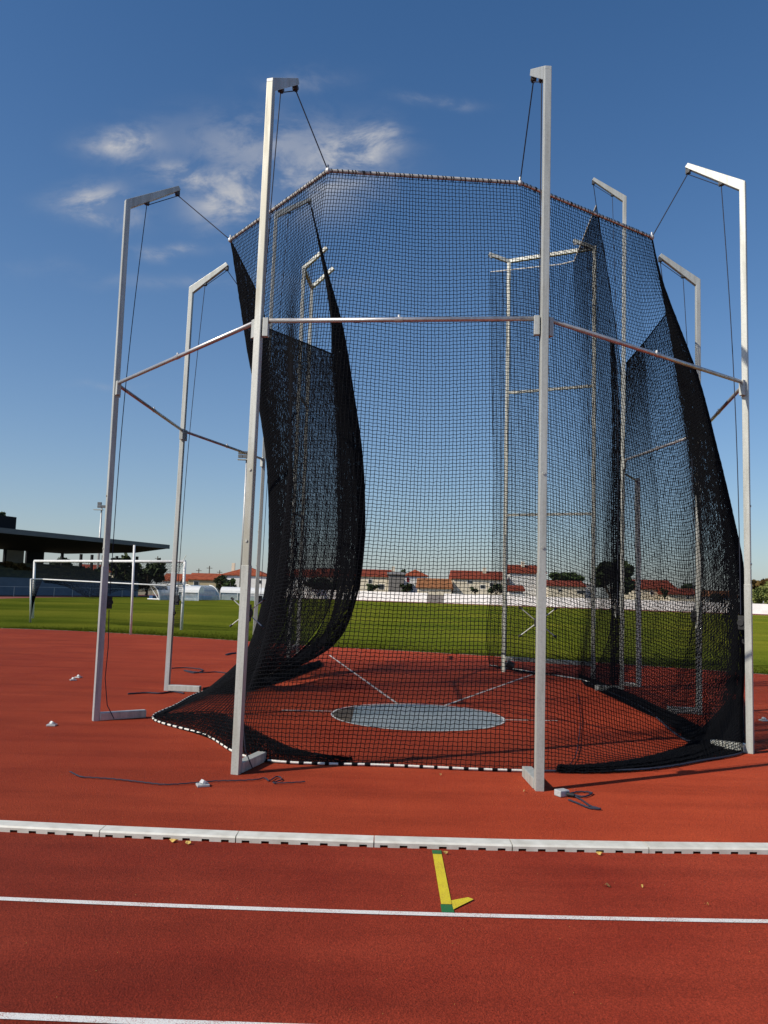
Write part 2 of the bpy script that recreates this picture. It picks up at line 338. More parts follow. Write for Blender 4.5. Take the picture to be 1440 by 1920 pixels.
# short turf blades along the worn edge of the grass
n = 26000; E_ = np.array(ed); k = nrs.randint(30, len(ed) - 12, n); f = nrs.rand(n, 1); P0 = E_[k] * (1 - f) + E_[k + 1] * f
T = E_[k + 1] - E_[k]; T /= np.linalg.norm(T, axis=1, keepdims=True); NN = np.stack([-T[:, 1], T[:, 0]], 1); dd = nrs.exponential(.9, n) - .05
P0 = P0 + NN * dd[:, None] + nrs.normal(0, .02, (n, 2)); hh = nrs.uniform(.025, .06, n); an = nrs.uniform(0, 6.28, n); ww = .009
V_ = np.zeros((n, 3, 3)); V_[:, 0, :2] = P0 + np.stack([np.cos(an), np.sin(an)], 1) * ww; V_[:, 1, :2] = P0 - np.stack([np.cos(an), np.sin(an)], 1) * ww
V_[:, 2, :2] = P0 + nrs.normal(0, .018, (n, 2)); V_[:, :2, 2] = -.006; V_[:, 2, 2] = hh
me = bpy.data.meshes.new('turf_blades'); me.from_pydata(V_.reshape(-1, 3).tolist(), [], np.arange(3 * n).reshape(n, 3).tolist()); me.update()
tag(link('turf_blades', me, M['grass']), 'short grass blades fringing the red apron', kind='stuff')
# throwing circle
CX, CY = .582, 12.05; PHI = math.atan2(.119, .993); AX = Vector((.119, .993)); PX = Vector((.993, -.119))
def disc(name, r, z, m, r0=0, a0=0, a1=2 * math.pi, n=96):
    mb = MB()
    P = [(CX + r * math.cos(a0 + (a1 - a0) * i / n), CY + r * math.sin(a0 + (a1 - a0) * i / n), z) for i in range(n + 1)]
    if r0: Q = [(CX + r0 * math.cos(a0 + (a1 - a0) * i / n), CY + r0 * math.sin(a0 + (a1 - a0) * i / n), z) for i in range(n + 1)]; mb.add(P + Q, [(i, i + 1, n + 2 + i, n + 1 + i) for i in range(n)])
    else: mb.add(P[:-1], [tuple(range(n))])
    o = mb.build(name, m); 
    if o.data.polygons[0].normal.z < 0: o.data.flip_normals()
    return tag(o, kind='structure')
disc('throwing_circle', 1.25, .004, M['concrete'])
disc('circle_rim', 1.275, .010, M['white_line'], 1.245)
a = math.acos(.955 / 1.25)
mb = MB(); P = [(CX + 1.243 * math.cos(math.pi - a + 2 * a * i / 24), CY + 1.243 * math.sin(math.pi - a + 2 * a * i / 24), .007) for i in range(25)]
mb.add(P, [tuple(range(25))]); o = mb.build('damp_patch', M['stain']); tag(o, kind='structure')
for (p, q) in (((745, 1320), (618, 1229)), ((835, 1323), (998, 1265)), ((622, 1334), (528, 1332)), ((943, 1350), (1046, 1352))):
    A = atZ(*p); B_ = atZ(*q); pline('sector_line', A.xy, B_.xy, .05, .006, M['faint_line'])

# ------------------------------------------------------------------ kerb: separate 1 m plastic pieces
def kerb_segment(th):
    """piece centred at arc angle th on a 38 m circle"""
    L = .98; Rk = 38.0; c = Vector((.1 + Rk * math.sin(th), 5.985 + Rk * (1 - math.cos(th)), 0)); rot = th
    prof = [(-.062, 0), (-.066, .036), (-.056, .048), (.05, .053), (.066, .044), (.068, 0)]
    mb = MB(); xs = []; n = 7; hl = L / 2 - .0007
    Mx = Matrix.Translation(c) @ Matrix.Rotation(rot, 4, 'Z')
    def pt(x, y, z): return Mx @ Vector((x, y, z))
    # top and back
    vs = [pt(s * hl, y, z) for s in (-1, 1) for (y, z) in prof[1:]]
    k = len(prof) - 1
    mb.add(vs, [(i, i + 1, k + i + 1, k + i) for i in range(k - 1)])
    # ends
    for s in (-1, 1): mb.add([pt(s * hl, y, z) for y, z in prof], [tuple(range(6))])
    # front face with seven drain slots
    sl = .048; pit = L / n
    for i in range(n):
        x0 = -hl + (2 * hl) * i / n; x1 = -hl + (2 * hl) * (i + 1) / n; m0 = (x0 + x1) / 2 - sl / 1.6; m1 = m0 + sl * 1.15
        f = lambda x, z: pt(x, -.062 - .004 * z / .036, z)
        for (a0, a1, z0, z1) in ((x0, m0, 0, .036), (m1, x1, 0, .036), (m0, m1, .021, .036)):
            mb.add([f(a0, z0), f(a1, z0), f(a1, z1), f(a0, z1)], [(0, 1, 2, 3)])
        g = lambda x, z: pt(x, -.005, z)
        mb.add([f(m0, .004), f(m1, .004), f(m1, .021), f(m0, .021), g(m0, .004), g(m1, .004), g(m1, .021), g(m0, .021)], [(0, 4, 7, 3), (1, 2, 6, 5), (3, 7, 6, 2), (4, 5, 6, 7)], 1)
    o = mb.build('track_kerb', [M['kerb'], M['black']], fix=True); return o
KL = {0: 'white kerb piece whose slotted side meets the green end of the yellow mark', -1: 'white kerb piece directly left of the one touched by the yellow mark', 1: 'white kerb piece directly right of the one touched by the yellow mark',
      -2: 'white kerb piece with two yellow leaves lying against its slots', 2: 'white kerb piece at the right edge of the photo', -3: 'white kerb piece at the left edge of the photo, cut by the frame'}
for k in range(-4, 5):
    s = .43 - .1 + .42 + k * .985 - .36   # arc length of the piece centre
    o = kerb_segment(s / 38.0)
    tag(o, KL.get(k, 'white slotted kerb piece at the far %s end of the kerb row, outside the frame' % ('left' if k < 0 else 'right')), 'kerb', 'slotted white kerb pieces along the track')

# ------------------------------------------------------------------ throwing cage
HB, HT, HTT, RA = 4.529, 7.19, 10.08, .484
POSTS = [  # base x, y, lean x, lean y, arm direction, arm length, height, label
    (-1.369, 8.066, .033, .018, 1.30, .67, HT, 'near left post with a rust-stained front face'),
    (1.531, 7.761, .011, -.007, 1.60, .69, HT, 'near right post, closest to the camera'),
    (-3.734, 10.87, -.02, .031, .612, .729, HT, 'leftmost post of the cage'),
    (-3.656, 14.119, .042, .035, -.14, .658, HT, 'short post behind the leftmost one'),
    (4.506, 9.931, .001, -.027, 2.543, .69, HT, 'rightmost post of the cage'),
    (5.148, 13.142, .036, -.023, 3.103, .634, HT, 'short post behind the rightmost one'),
    (4.735, 15.938, .06, -.004, 2.976, .639, HTT, 'tall post on the right by the gate'),
    (-2.651, 17.099, .069, .003, .225, .751, HTT, 'tall post on the left by the gate')]
cage = empty('throwing_cage', (.58, 12.05, 0)); tag(cage, 'galvanised steel frame of eight arm-topped posts round the throwing circle', 'throwing cage')
PB, PT, ARM, BARP = [], [], [], []
NETV = {0: atZ(615, 320, 6.7), 1: atZ(975, 343, 6.7), 2: atZ(432, 450, 6.7), 4: atZ(1222, 445, 6.7), 3: atY(503, 616, 14.3), 5: atY(1250, 588, 13.3), 6: atY(1118, 385, 16.2), 7: atY(583, 388, 17)}
for i, (bx, by, lx, ly, ang, La, h, lab) in enumerate(POSTS):
    b = Vector((bx, by, 0)); t = Vector((bx + lx, by + ly, h)); D = Vector((math.cos(ang), math.sin(ang), 0)); S = Vector((-D.y, D.x, 0))
    w = .074
    up = (t - b).normalized()
    t0 = t - up * .02
    o = MB().square(b + up * 2.03, t0, w, D).build('post', M['galv_stain' if i == 0 else 'galv'], cage, bevel=.008); tag(o, lab)
    MB().square(b, b + up * 2.035, w + .005, D).build('ground_sleeve', M['galv_dull'] if i in (2, 3) else M['galv'], o, bevel=.002)
    # arm: square section rising inwards; its root is mitred round the post top
    t = t - up * .03; tt = t + up * .01; e = t + D * La + Vector((0, 0, RA - .02)); q = (e - t).normalized()
    mbA = MB(); n_ = S; upv = q.cross(S).normalized()
    if upv.z < 0: upv = -upv
    hw = w / 2
    vs = []
    for s in (-1, 1):
        vs += [t - D * hw + S * s * hw * .985 + Vector((0, 0, .008)), t + D * hw * .98 + S * s * hw * .985 + Vector((0, 0, -.06)), e - upv * hw * .9 + S * s * hw * .985, e + upv * hw * .9 + S * s * hw * .985, t - D * hw * .98 + S * s * hw * .985 + Vector((0, 0, .045))]
    mbA.add(vs, [(0, 1, 2, 3, 4), (9, 8, 7, 6, 5), (0, 5, 6, 1), (1, 6, 7, 2), (2, 7, 8, 3), (3, 8, 9, 4), (4, 9, 5, 0)])
    MB.build(mbA, 'arm', M['galv'], o, bevel=.006)
    # pulleys under the arm
    pul = []
    for f in (.33, .93):
        c = t + (e - t) * f - upv * (hw + .025)
        m2 = MB().box(c.x - .03, c.x + .03, c.y - .018, c.y + .018, c.z - .03, c.z + .045, rot=ang, c=(c.x, c.y, 0)); m2.tube([c - S * .03, c + S * .03], .028, 10)
        m2.build('pulley', M['pulley'], o); pul.append(c)
    # foot: square rail on the ground towards the cage
    fl = {0: .62, 1: .55, 2: .66, 3: .60, 4: .45, 5: .5, 6: .5, 7: .5}[i]
    MB().square(b + D * (hw + .006) + Vector((0, 0, .055)), b + D * fl + Vector((0, 0, .055)), .10, S).build('foot_rail', M['galv'], o, bevel=.006)
    # winch with star handle
    wz = 1.56; c = b + up * wz + D * (hw + .05)
    m3 = MB().box(c.x - .045, c.x + .03, c.y - .025, c.y + .025, c.z - .085, c.z + .085, rot=ang, c=(c.x, c.y, 0)); m3.tube([c + S * -.04, c + S * .04], .04, 12)
    wi = m3.build('winch', M['black'], o, bevel=.004)
    if i in (0, 1, 6):
        m4 = MB(); hc = c + S * (.03 if i == 0 else 0) + D * .05
        for k in range(4):
            aa = R(38) * (1, -1, 1, -1)[k] + math.pi * (k // 2); d = S * math.cos(aa) + Vector((0, 0, 1)) * math.sin(aa)
            m4.tube([hc, hc + d * .215], .0055, 6)
        m5 = m4
        for k in range(4):
            aa = R(38) * (1, -1, 1, -1)[k] + math.pi * (k // 2); d = S * math.cos(aa) + Vector((0, 0, 1)) * math.sin(aa); m5.tube([hc + d * .205, hc + d * .235], .012, 8, mi=1)
        m4.build('crank_handle', [M['galv'], M['black']], wi)
    if i in (3, 4): MB().tube([c - D * .02 + Vector((0, 0, -.2)), c - D * .02 + Vector((0, 0, -.24)), c - D * .06 + Vector((0, 0, -.27))], .012, 6).build('cleat', M['black'], o)
    for zz in (2.28, 3.0): MB().tube([b + up * zz - D * (hw - .002), b + up * zz - D * (hw + .010)], .014, 8).build('bolt_head', M['galv'], o)
    # ropes: pulley to pulley, outer pulley to the net corner, inner pulley down to the winch
    nv = NETV[i]
    MB().tube([pul[1] + Vector((0, 0, -.02)), nv], .0075, 5).build('hoist_rope', M['rope'], o)
    MB().tube([pul[0] + Vector((0, 0, -.035)), pul[1] + Vector((0, 0, -.035))], .006, 5).build('hoist_rope', M['rope'], o)
    pts = []
    for k in range(13):
        f = k / 12; p = pul[0].lerp(c + Vector((0, 0, .1)), f); p += (S * .02 - D * .05) * math.sin(f * math.pi); pts.append(p)
    MB().tube(pts, .006, 5).build('hoist_rope', M['rope'], o)
    if i in (2, 0):
        ln = [c + Vector((0, 0, -.1)), c + Vector((0, 0, -.6)) + D * .02, b + D * .09 + Vector((0, 0, .55)), b + D * .13 + S * -.03 + Vector((0, 0, .2)), b + D * .22 - S * .07 + Vector((0, 0, .02))]
        MB().tube(ln, .006, 5).build('loose_rope', M['rope'], o)
    PB.append(b); PT.append(t); ARM.append((D, S, up, o)); BARP.append(b + up * HB)
def brace(i, j):
    a = BARP[i]; b = BARP[j]; Di = ARM[i][0]; t = (b - a).normalized()
    a2 = a + t * .085 + Vector((0, 0, .03)); b2 = b - t * .085 + Vector((0, 0, .03)); mid = (a2 + b2) / 2
    o = MB().tube([a2, b2], .0245, 14).build('brace_bar', M['bar'], cage, smooth=True)
    MB().tube([mid - t * .04, mid + t * .04], .029, 12).build('joint_collar', M['bar'], o)
    MB().tube([mid + Vector((0, 0, .02)), mid + Vector((0, 0, .05))], .012, 8).build('joint_bolt', M['white'], o)
    for p, s in ((a, 1), (b, -1)):
        c = p + t * s * .075
        MB().box(c.x - .028, c.x + .028, c.y - .03, c.y + .03, c.z - .14, c.z + .055, rot=math.atan2(t.y, t.x), c=(c.x, c.y, 0)).build('bar_bracket', M['galv'], o, bevel=.004)
for (i, j) in ((0, 1), (0, 2), (2, 3), (3, 7), (1, 4), (4, 5), (5, 6)): brace(i, j)
# short back post with its strut to the tall right post
sb = atZ(1198, 1288); st = atY(1195, 897, sb.y)
o = MB().square(sb, st, .09, (0, 1, 0)).build('support_post', M['galv_dull'], cage, bevel=.006); tag(o, 'short bar-high support post beside the tall right post')
MB().square(sb + Vector((0, 0, .03)), sb + Vector((-.3, .25, .03)), .08, (0, 0, 1)).build('foot_rail', M['galv_dull'], o)
a = BARP[6]; MB().tube([Vector((a.x, a.y, st.z - .06)) + Vector((.08, .05, 0)), Vector((sb.x - .03, sb.y, st.z - .06))], .022, 10).build('strut', M['bar'], o)

# ------------------------------------------------------------------ gates
def gate(name, A, B, zt, armdir, La, label, mids, zr=.32, rise=.72):
    g = empty(name, ((A[0] + B[0]) / 2, (A[1] + B[1]) / 2, 0)); tag(g, label, 'gate', 'swinging gate frames at the mouth of the cage')
    D = Vector(armdir).normalized(); ends = []
    for P in (A, B):
        b = Vector((P[0], P[1], 0)); t = Vector((P[0], P[1], zt))
        po = MB().square(b, t, .085, (B[0] - A[0], B[1] - A[1], 0)).build('upright', M['galv'], g, bevel=.006)
        e = t + D * La + Vector((0, 0, La * rise))
        MB().square(t - Vector((0, 0, .05)), e, .085, (-D.y, D.x, 0)).build('arm', M['galv'], po, bevel=.005)
        c = e - D * .05 - Vector((0, 0, .07)); MB().tube([c + Vector((-D.y, D.x, 0)) * -.03, c + Vector((-D.y, D.x, 0)) * .03], .035, 8).build('pulley', M['galv_dull'], po)
        c2 = t + (e - t) * .35 - Vector((0, 0, .08)); MB().tube([c2, Vector((P[0], P[1], 1.6)) + D * .08], .006, 5).build('hoist_rope', M['rope'], po)
        ends.append(e)
    a3 = Vector((A[0], A[1], 0)); b3 = Vector((B[0], B[1], 0)); t = (b3 - a3).normalized()
    for z, w in [(zt - .04, .085), (zr, .09)]: MB().square(a3 + t * .043 + Vector((0, 0, z)), b3 - t * .043 + Vector((0, 0, z)), w, (0, 0, 1)).build('top_rail' if z > 5 else 'bottom_rail', M['galv'], g)
    for z in mids: MB().square(a3 + t * .043 + Vector((0, 0, z)), b3 - t * .043 + Vector((0, 0, z)), .06, (0, 0, 1)).build('cross_rail', M['galv'], g)
    return g, ends
ZG = 10.1
gRa = atZ(955, 487, ZG); gRb = atZ(1115, 462, ZG); gLa = atZ(570, 500, ZG); gLb = atZ(585, 536, ZG)
zm1 = atY(955, 737, gRa.y).z; zm2 = atY(955, 966, gRa.y).z
gateR, endR = gate('cage_gate', gRa, gRb, ZG, (-.93, .1, 0), .5, 'right galvanised gate frame, seen face-on through the net', (zm1, zm2), rise=.3)
gateL, endL = gate('cage_gate', gLa, gLb, ZG, (.95, -.3, 0), .62, 'left galvanised gate frame, seen edge-on behind the bulging net', (zm1, zm2))
g1 = tag(MB().tube([atY(950, 1243, 18.9), atY(962, 1250, 18.9)], .09, 10).build('castor', M['black'], gateR), 'black wheel under the gate')

# ------------------------------------------------------------------ nets
def resample(P, n):
    P = np.array([tuple(p) for p in P], float)
    # Catmull-Rom through control points, then equal arc length
    Q = []
    m = len(P)
    for i in range(m - 1):
        p0 = P[i - 1] if i > 0 else 2 * P[0] - P[1]; p1 = P[i]; p2 = P[i + 1]; p3 = P[i + 2] if i + 2 < m else 2 * P[-1] - P[-2]
        for k in range(24):
            t = k / 24; Q.append(.5 * (2 * p1 + (p2 - p0) * t + (2 * p0 - 5 * p1 + 4 * p2 - p3) * t * t + (3 * p1 - p0 - 3 * p2 + p3) * t ** 3))
    Q.append(P[-1]); Q = np.array(Q)
    s = np.r_[0, np.cumsum(np.linalg.norm(np.diff(Q, axis=0), axis=1))]; u = np.linspace(0, s[-1], n)
    return np.stack([np.interp(u, s, Q[:, k]) for k in range(3)], 1)
def surface(cols, nv, cells=.045, sharp_top=True):
    """cols: guide columns (top to bottom) -> array [nu, nv, 3]"""
    C_ = np.stack([resample(c, nv) for c in cols])      # m, nv, 3
    m = len(C_); out = []
    v = np.linspace(0, 1, nv)[None, :, None]
    wgt = np.clip(v * 5, 0, 1) if sharp_top else np.ones_like(v)
    for i in range(m - 1):
        p1 = C_[i]; p2 = C_[i + 1]; p0 = C_[i - 1] if i > 0 else 2 * p1 - p2; p3 = C_[i + 2] if i + 2 < m else 2 * p2 - p1
        d = np.linalg.norm(p2 - p1, axis=1); n = max(3, int(round(np.percentile(d, 70) / (cells[i] if isinstance(cells, (list, tuple)) else cells))))
        for k in range(n):
            t = k / n
            # limit tangents so uneven spacing does not overshoot
            t1 = (p2 - p0) * .5; t2 = (p3 - p1) * .5
            L = np.linalg.norm(p2 - p1, axis=1, keepdims=True) * 1.1 + 1e-6
            t1 = t1 * np.minimum(1, L / (np.linalg.norm(t1, axis=1, keepdims=True) + 1e-6)); t2 = t2 * np.minimum(1, L / (np.linalg.norm(t2, axis=1, keepdims=True) + 1e-6))
            h00 = 2 * t ** 3 - 3 * t * t + 1; h10 = t ** 3 - 2 * t * t + t; h01 = -2 * t ** 3 + 3 * t * t; h11 = t ** 3 - t * t
            cr = h00 * p1 + h10 * t1 + h01 * p2 + h11 * t2; li = p1 * (1 - t) + p2 * t
            out.append(li * (1 - wgt[0]) + cr * wgt[0])
    out.append(C_[-1]); return np.array(out)
def wrinkle(S, amp=.03, seed=0, ku=3.0):
    nu, nv = S.shape[:2]
    du = np.gradient(S, axis=0); dv = np.gradient(S, axis=1); N = np.cross(du, dv); N /= np.linalg.norm(N, axis=2, keepdims=True) + 1e-9
    U, V = np.meshgrid(np.arange(nu), np.arange(nv), indexing='ij')
    rs = np.random.RandomState(seed); w = np.zeros((nu, nv))
    for k in range(7):
        fu = rs.uniform(.02, .12) * ku / 3; fv = rs.uniform(-.02, .02); w += np.sin(U * fu * 2 * np.pi / 2.2 + V * fv * 2 * np.pi / 2 + rs.uniform(0, 6)) * rs.uniform(.4, 1)
    f = np.clip(V / nv * 1.6, 0, 1) * np.clip((nv - 1 - V) / 8, 0, 1)
    S = S + N * (w * amp / 3 * f)[..., None]
    # hand-made irregularity of the knots and the slight zigzag of the horizontal cords
    j = rs.normal(0, .0016, S.shape); j[:, 0] = 0; S = S + j
    S[..., 2] += np.where((U % 2) == 0, .0035, -.0035) * (V > 0) * (V < nv - 1)
    return S
def net_mesh(name, S, rad, parent, m):
    nu, nv = S.shape[:2]
    S = S.copy(); S[..., 2] = np.maximum(S[..., 2], .012)
    V_, F_ = [], []; base = 0
    for axis in (1, 0):
        T = np.gradient(S, axis=axis); T /= np.linalg.norm(T, axis=2, keepdims=True) + 1e-9
        O = np.gradient(S, axis=1 - axis); O = O - T * np.sum(O * T, axis=2, keepdims=True); O /= np.linalg.norm(O, axis=2, keepdims=True) + 1e-9
        N = np.cross(T, O)
        ring = [S + rad * (O * math.cos(a) + N * math.sin(a)) for a in (math.pi / 2, math.pi / 2 + 2 * math.pi / 3, math.pi / 2 + 4 * math.pi / 3)]
        vs = np.stack(ring, 2).reshape(-1, 3)        # index ((i*nv)+j)*3+k
        V_.append(vs)
        idx = np.arange(nu * nv).reshape(nu, nv)
        a, b = (idx[:, :-1], idx[:, 1:]) if axis == 1 else (idx[:-1], idx[1:])
        a = a.ravel() * 3 + base; b = b.ravel() * 3 + base
        for k in range(3): F_.append(np.stack([a + k, a + (k + 1) % 3, b + (k + 1) % 3, b + k], 1))
        base += len(vs)
    V_ = np.concatenate(V_); F_ = np.concatenate(F_)
    me = bpy.data.meshes.new(name); me.vertices.add(len(V_)); me.vertices.foreach_set('co', V_.ravel().astype(np.float32))
    me.loops.add(F_.size); me.loops.foreach_set('vertex_index', F_.ravel().astype(np.int32))
    me.polygons.add(len(F_)); me.polygons.foreach_set('loop_start', np.arange(0, F_.size, 4, dtype=np.int32)); me.polygons.foreach_set('loop_total', np.full(len(F_), 4, np.int32))
    me.update(); return link(name, me, m, parent)
def C(*P): return [atY(x, y, Y) for (x, y, Y) in P]
def G(x, y, z=.015): return atZ(x, y, z)
c8 = C((622, 663, 17), (632, 760, 17.05), (640, 900, 17.1), (640, 1020, 17.1), (620, 1130, 17.1), (575, 1205, 17.0)) + [G(505, 1262, .25), G(480, 1272)]
c4 = [NETV[3]] + C((505, 720, 14.3), (512, 850, 14.3), (522, 980, 14.3), (526, 1080, 14.3), (512, 1170, 14.2), (462, 1240, 14.1)) + [G(405, 1290, .08), G(378, 1298)]
c34 = C((478, 540, 12.4), (492, 700, 12.6), (510, 850, 12.7), (520, 950, 12.8), (518, 1060, 12.8), (500, 1150, 12.7), (455, 1235, 12.6)) + [G(370, 1305, .1), G(330, 1322)]
c3 = [NETV[2]] + C((462, 640, 11.05), (490, 780, 11.15), (503, 900, 11.2), (504, 1050, 11.2), (490, 1140, 11.2), (462, 1225, 11.2), (405, 1290, 11.2)) + [G(300, 1342, .03), G(287, 1348)]
c31 = [(NETV[2] + NETV[0]) / 2] + C((530, 650, 10.1), (545, 900, 10.2), (530, 1100, 10.0), (480, 1260, 9.8)) + [G(400, 1370, .1), G(385, 1379)]
c1 = [NETV[0]] + C((596, 500, 9.05), (575, 700, 9.05), (555, 950, 9.0), (520, 1180, 8.85), (488, 1340, 8.65)) + [G(482, 1424)]
c12 = [(NETV[0] + NETV[1]) / 2] + C((795, 600, 9.25), (790, 900, 9.2), (770, 1200, 8.8)) + [G(735, 1436)]
c2 = [NETV[1]] + C((980, 500, 9.15), (984, 700, 9.15), (988, 950, 9.05), (988, 1200, 8.7)) + [G(988, 1446)]
c25 = [NETV[1].lerp(NETV[4], .5)] + C((1130, 650, 9.85), (1160, 900, 9.85), (1175, 1150, 9.6), (1182, 1330, 9.4)) + [G(1190, 1412, .10), G(1198, 1444)]
c25b = [NETV[1].lerp(NETV[4], .8)] + C((1215, 650, 10.25), (1275, 900, 10.3), (1300, 1120, 10.2), (1300, 1300, 10.2)) + [G(1298, 1385, .12), G(1312, 1428)]
c5 = [NETV[4]] + C((1240, 520, 10.5), (1272, 610, 10.5), (1312, 720, 10.5), (1345, 850, 10.45), (1372, 970, 10.4), (1391, 1065, 10.35), (1394, 1180, 10.2), (1393, 1320, 10.1)) + [G(1392, 1409)]
c56 = [NETV[4].lerp(NETV[5], .25)] + C((1255, 610, 11.3), (1297, 750, 11.4), (1332, 890, 11.4), (1360, 1020, 11.4), (1370, 1150, 11.3), (1362, 1280, 11.1), (1334, 1362, 10.8)) + [G(1285, 1388)]
c6 = [NETV[5]] + C((1268, 700, 13.35), (1290, 850, 13.4), (1302, 1000, 13.4), (1300, 1150, 13.4), (1270, 1270, 13.4)) + [G(1225, 1338, .05), G(1213, 1332)]
c67 = C((1208, 642, 14.7), (1220, 800, 14.8), (1235, 950, 14.9), (1240, 1100, 14.9), (1215, 1220, 14.9)) + [G(1160, 1308, .05), G(1152, 1302)]
c7 = C((1175, 680, 16.0), (1168, 800, 16.0), (1160, 950, 16.0), (1152, 1100, 16.1), (1140, 1200, 16.2)) + [G(1100, 1282, .05), G(1090, 1275)]
net = empty('safety_net', (.6, 12, 0)); tag(net, 'black knotted net hung round the cage from a pale rim tube, blown to the right', 'net')
NV = 158
CELLS = [.0165, .0165, .020, .042, .042, .043, .043, .043, .043, .042, .013, .032, .036, .024]
main = surface([c8, c4, c34, c3, c31, c1, c12, c2, c25, c25b, c5, c56, c6, c67, c7], NV, CELLS)
main_w = wrinkle(main, .009, 3)
net_mesh('netting', main_w, .0040, net, M['cord'])
# excess net lying in folds on the ground along the hem
def slack(inner, outer, label, n_layers=5, h=.05, cell=.034):
    cols = []
    for (a, b) in zip(inner, outer):
        A = atZ(*a, .02); B = atZ(*b, .02); P = []
        for k in range(n_layers + 1):
            p = (B if k % 2 == 0 else A).copy(); q = p.lerp(A if k % 2 == 0 else B, .06 * k)
            P.append(Vector((q.x, q.y, .02 + h * k / n_layers)))
            if k < n_layers: m_ = (A + B) / 2; P.append(Vector((m_.x, m_.y, .03 + h * (k + .8) / n_layers)))
        cols.append(P)
    L = sum((Vector(a) - Vector(b)).length for a, b in zip(cols[len(cols) // 2], cols[len(cols) // 2][1:]))
    S = surface(cols, max(12, int(L / cell)), cell, sharp_top=False); S += nrs.normal(0, .004, S.shape)
    o = net_mesh('slack_netting', S, .0040, net, M['cord']); tag(o, label)
slack([(1050, 1445), (1120, 1439), (1200, 1424), (1250, 1408), (1284, 1396), (1322, 1356), (1360, 1318), (1392, 1300)], [(1042, 1447), (1120, 1448), (1200, 1444), (1262, 1437), (1312, 1427), (1350, 1420), (1380, 1412), (1396, 1407)], 'black mass of net lying folded on the ground at the right')
slack([(1084, 1267), (1132, 1284), (1184, 1304), (1236, 1328), (1290, 1352), (1330, 1372)], [(1086, 1271), (1130, 1291), (1186, 1318), (1236, 1345), (1274, 1373), (1290, 1392)], 'dark folds of net along the right-hand hem further back', cell=.042, n_layers=3)
slack([(300, 1343), (400, 1335), (470, 1365), (540, 1402), (600, 1419), (660, 1430)], [(289, 1349), (385, 1380), (478, 1425), (540, 1427), (600, 1429), (660, 1432)], 'dark folds of net on the ground by the near left post', cell=.05, n_layers=2)
slack([(380, 1294), (430, 1284), (520, 1262), (600, 1240)], [(382, 1301), (440, 1300), (520, 1280), (602, 1250)], 'dark folds of net along the ground behind the near left post', cell=.034, n_layers=3)
# rim tubes laced with black cord
def rim(a, b, m, r=.022):
    mb = MB().tube([a, b], r, 12); n = int((b - a).length / .055); t = (b - a).normalized()
    for k in range(1, n):
        p = a.lerp(b, k / n + rnd.uniform(-.01, .01)); mb.tube([p - t * .005, p + t * .005 + Vector((0, 0, .003))], r + .004, 8, mi=1)
        mb.tube([p + Vector((0, 0, -.01)), p + Vector((0, 0, -.05))], .004, 4, mi=1)
    return mb.build('rim_tube', [m, M['cord']], net)
for a, b, m in ((2, 0, 'pvc'), (0, 1, 'pvc'), (1, 4, 'bar')): rim(NETV[a], NETV[b], M[m])
for k in (0, 1, 2, 4):
    v = NETV[k]; MB().ball(v, .035, sq=1.1).tube([v, v + Vector((0, 0, .07))], .012, 6).build('corner_shackle', M['galv_dull'], net)
# head ropes where there is no tube, hem rope along the ground, edge cord
def polyrope(name, pts, r, m, parent, n=6, label=None):
    o = MB().tube(pts, r, n).build(name, m, parent)
    if label: tag(o, label)
    return o
iv = [int(x) for x in (0, 0)]
def top_line(S, i0, i1, st=4): return [Vector(S[i, 0]) for i in list(range(i0, i1, st)) + [i1]]
def nearest(S, p): return int(np.argmin(np.linalg.norm(S[:, 0] - np.array(tuple(p)), axis=1)))
i3 = nearest(main_w, NETV[2]); i4 = nearest(main_w, NETV[3]); i5 = nearest(main_w, NETV[4]); i6 = nearest(main_w, NETV[5]); nlast = len(main_w) - 1
polyrope('head_rope', top_line(main_w, 0, i3), .012, M['cord'], net); polyrope('head_rope', top_line(main_w, i5, nlast), .012, M['cord'], net)
hem = [Vector((p[0], p[1], .022)) for p in main_w[::3, -1]] + [Vector((main_w[-1, -1][0], main_w[-1, -1][1], .022))]
kk = next(i for i, h in enumerate(hem) if h.x > 1.62 and h.y < 9.5)
mb = MB().tube(hem[:kk + 1], .013, 6); polyrope('hem_rope', hem[kk:], .012, M['rope'], net, label='dark hem rope on the right-hand side')
acc = 0
for k in range(kk):
    a, b = hem[k], hem[k + 1]; t = (b - a).normalized(); acc += (b - a).length
    dens = .13
    if acc > dens: mb.tube([a - t * .02, a + t * rnd.uniform(.01, .04 if dens > .1 else .05)], .0165, 6, mi=1); acc = 0
mb.build('hem_rope', [M['hemwhite'], M['cord']], net)
for s in (0, -1):
    polyrope('edge_cord', [Vector(p) for p in main_w[s, ::4]], .009, M['cord'], net, 5)
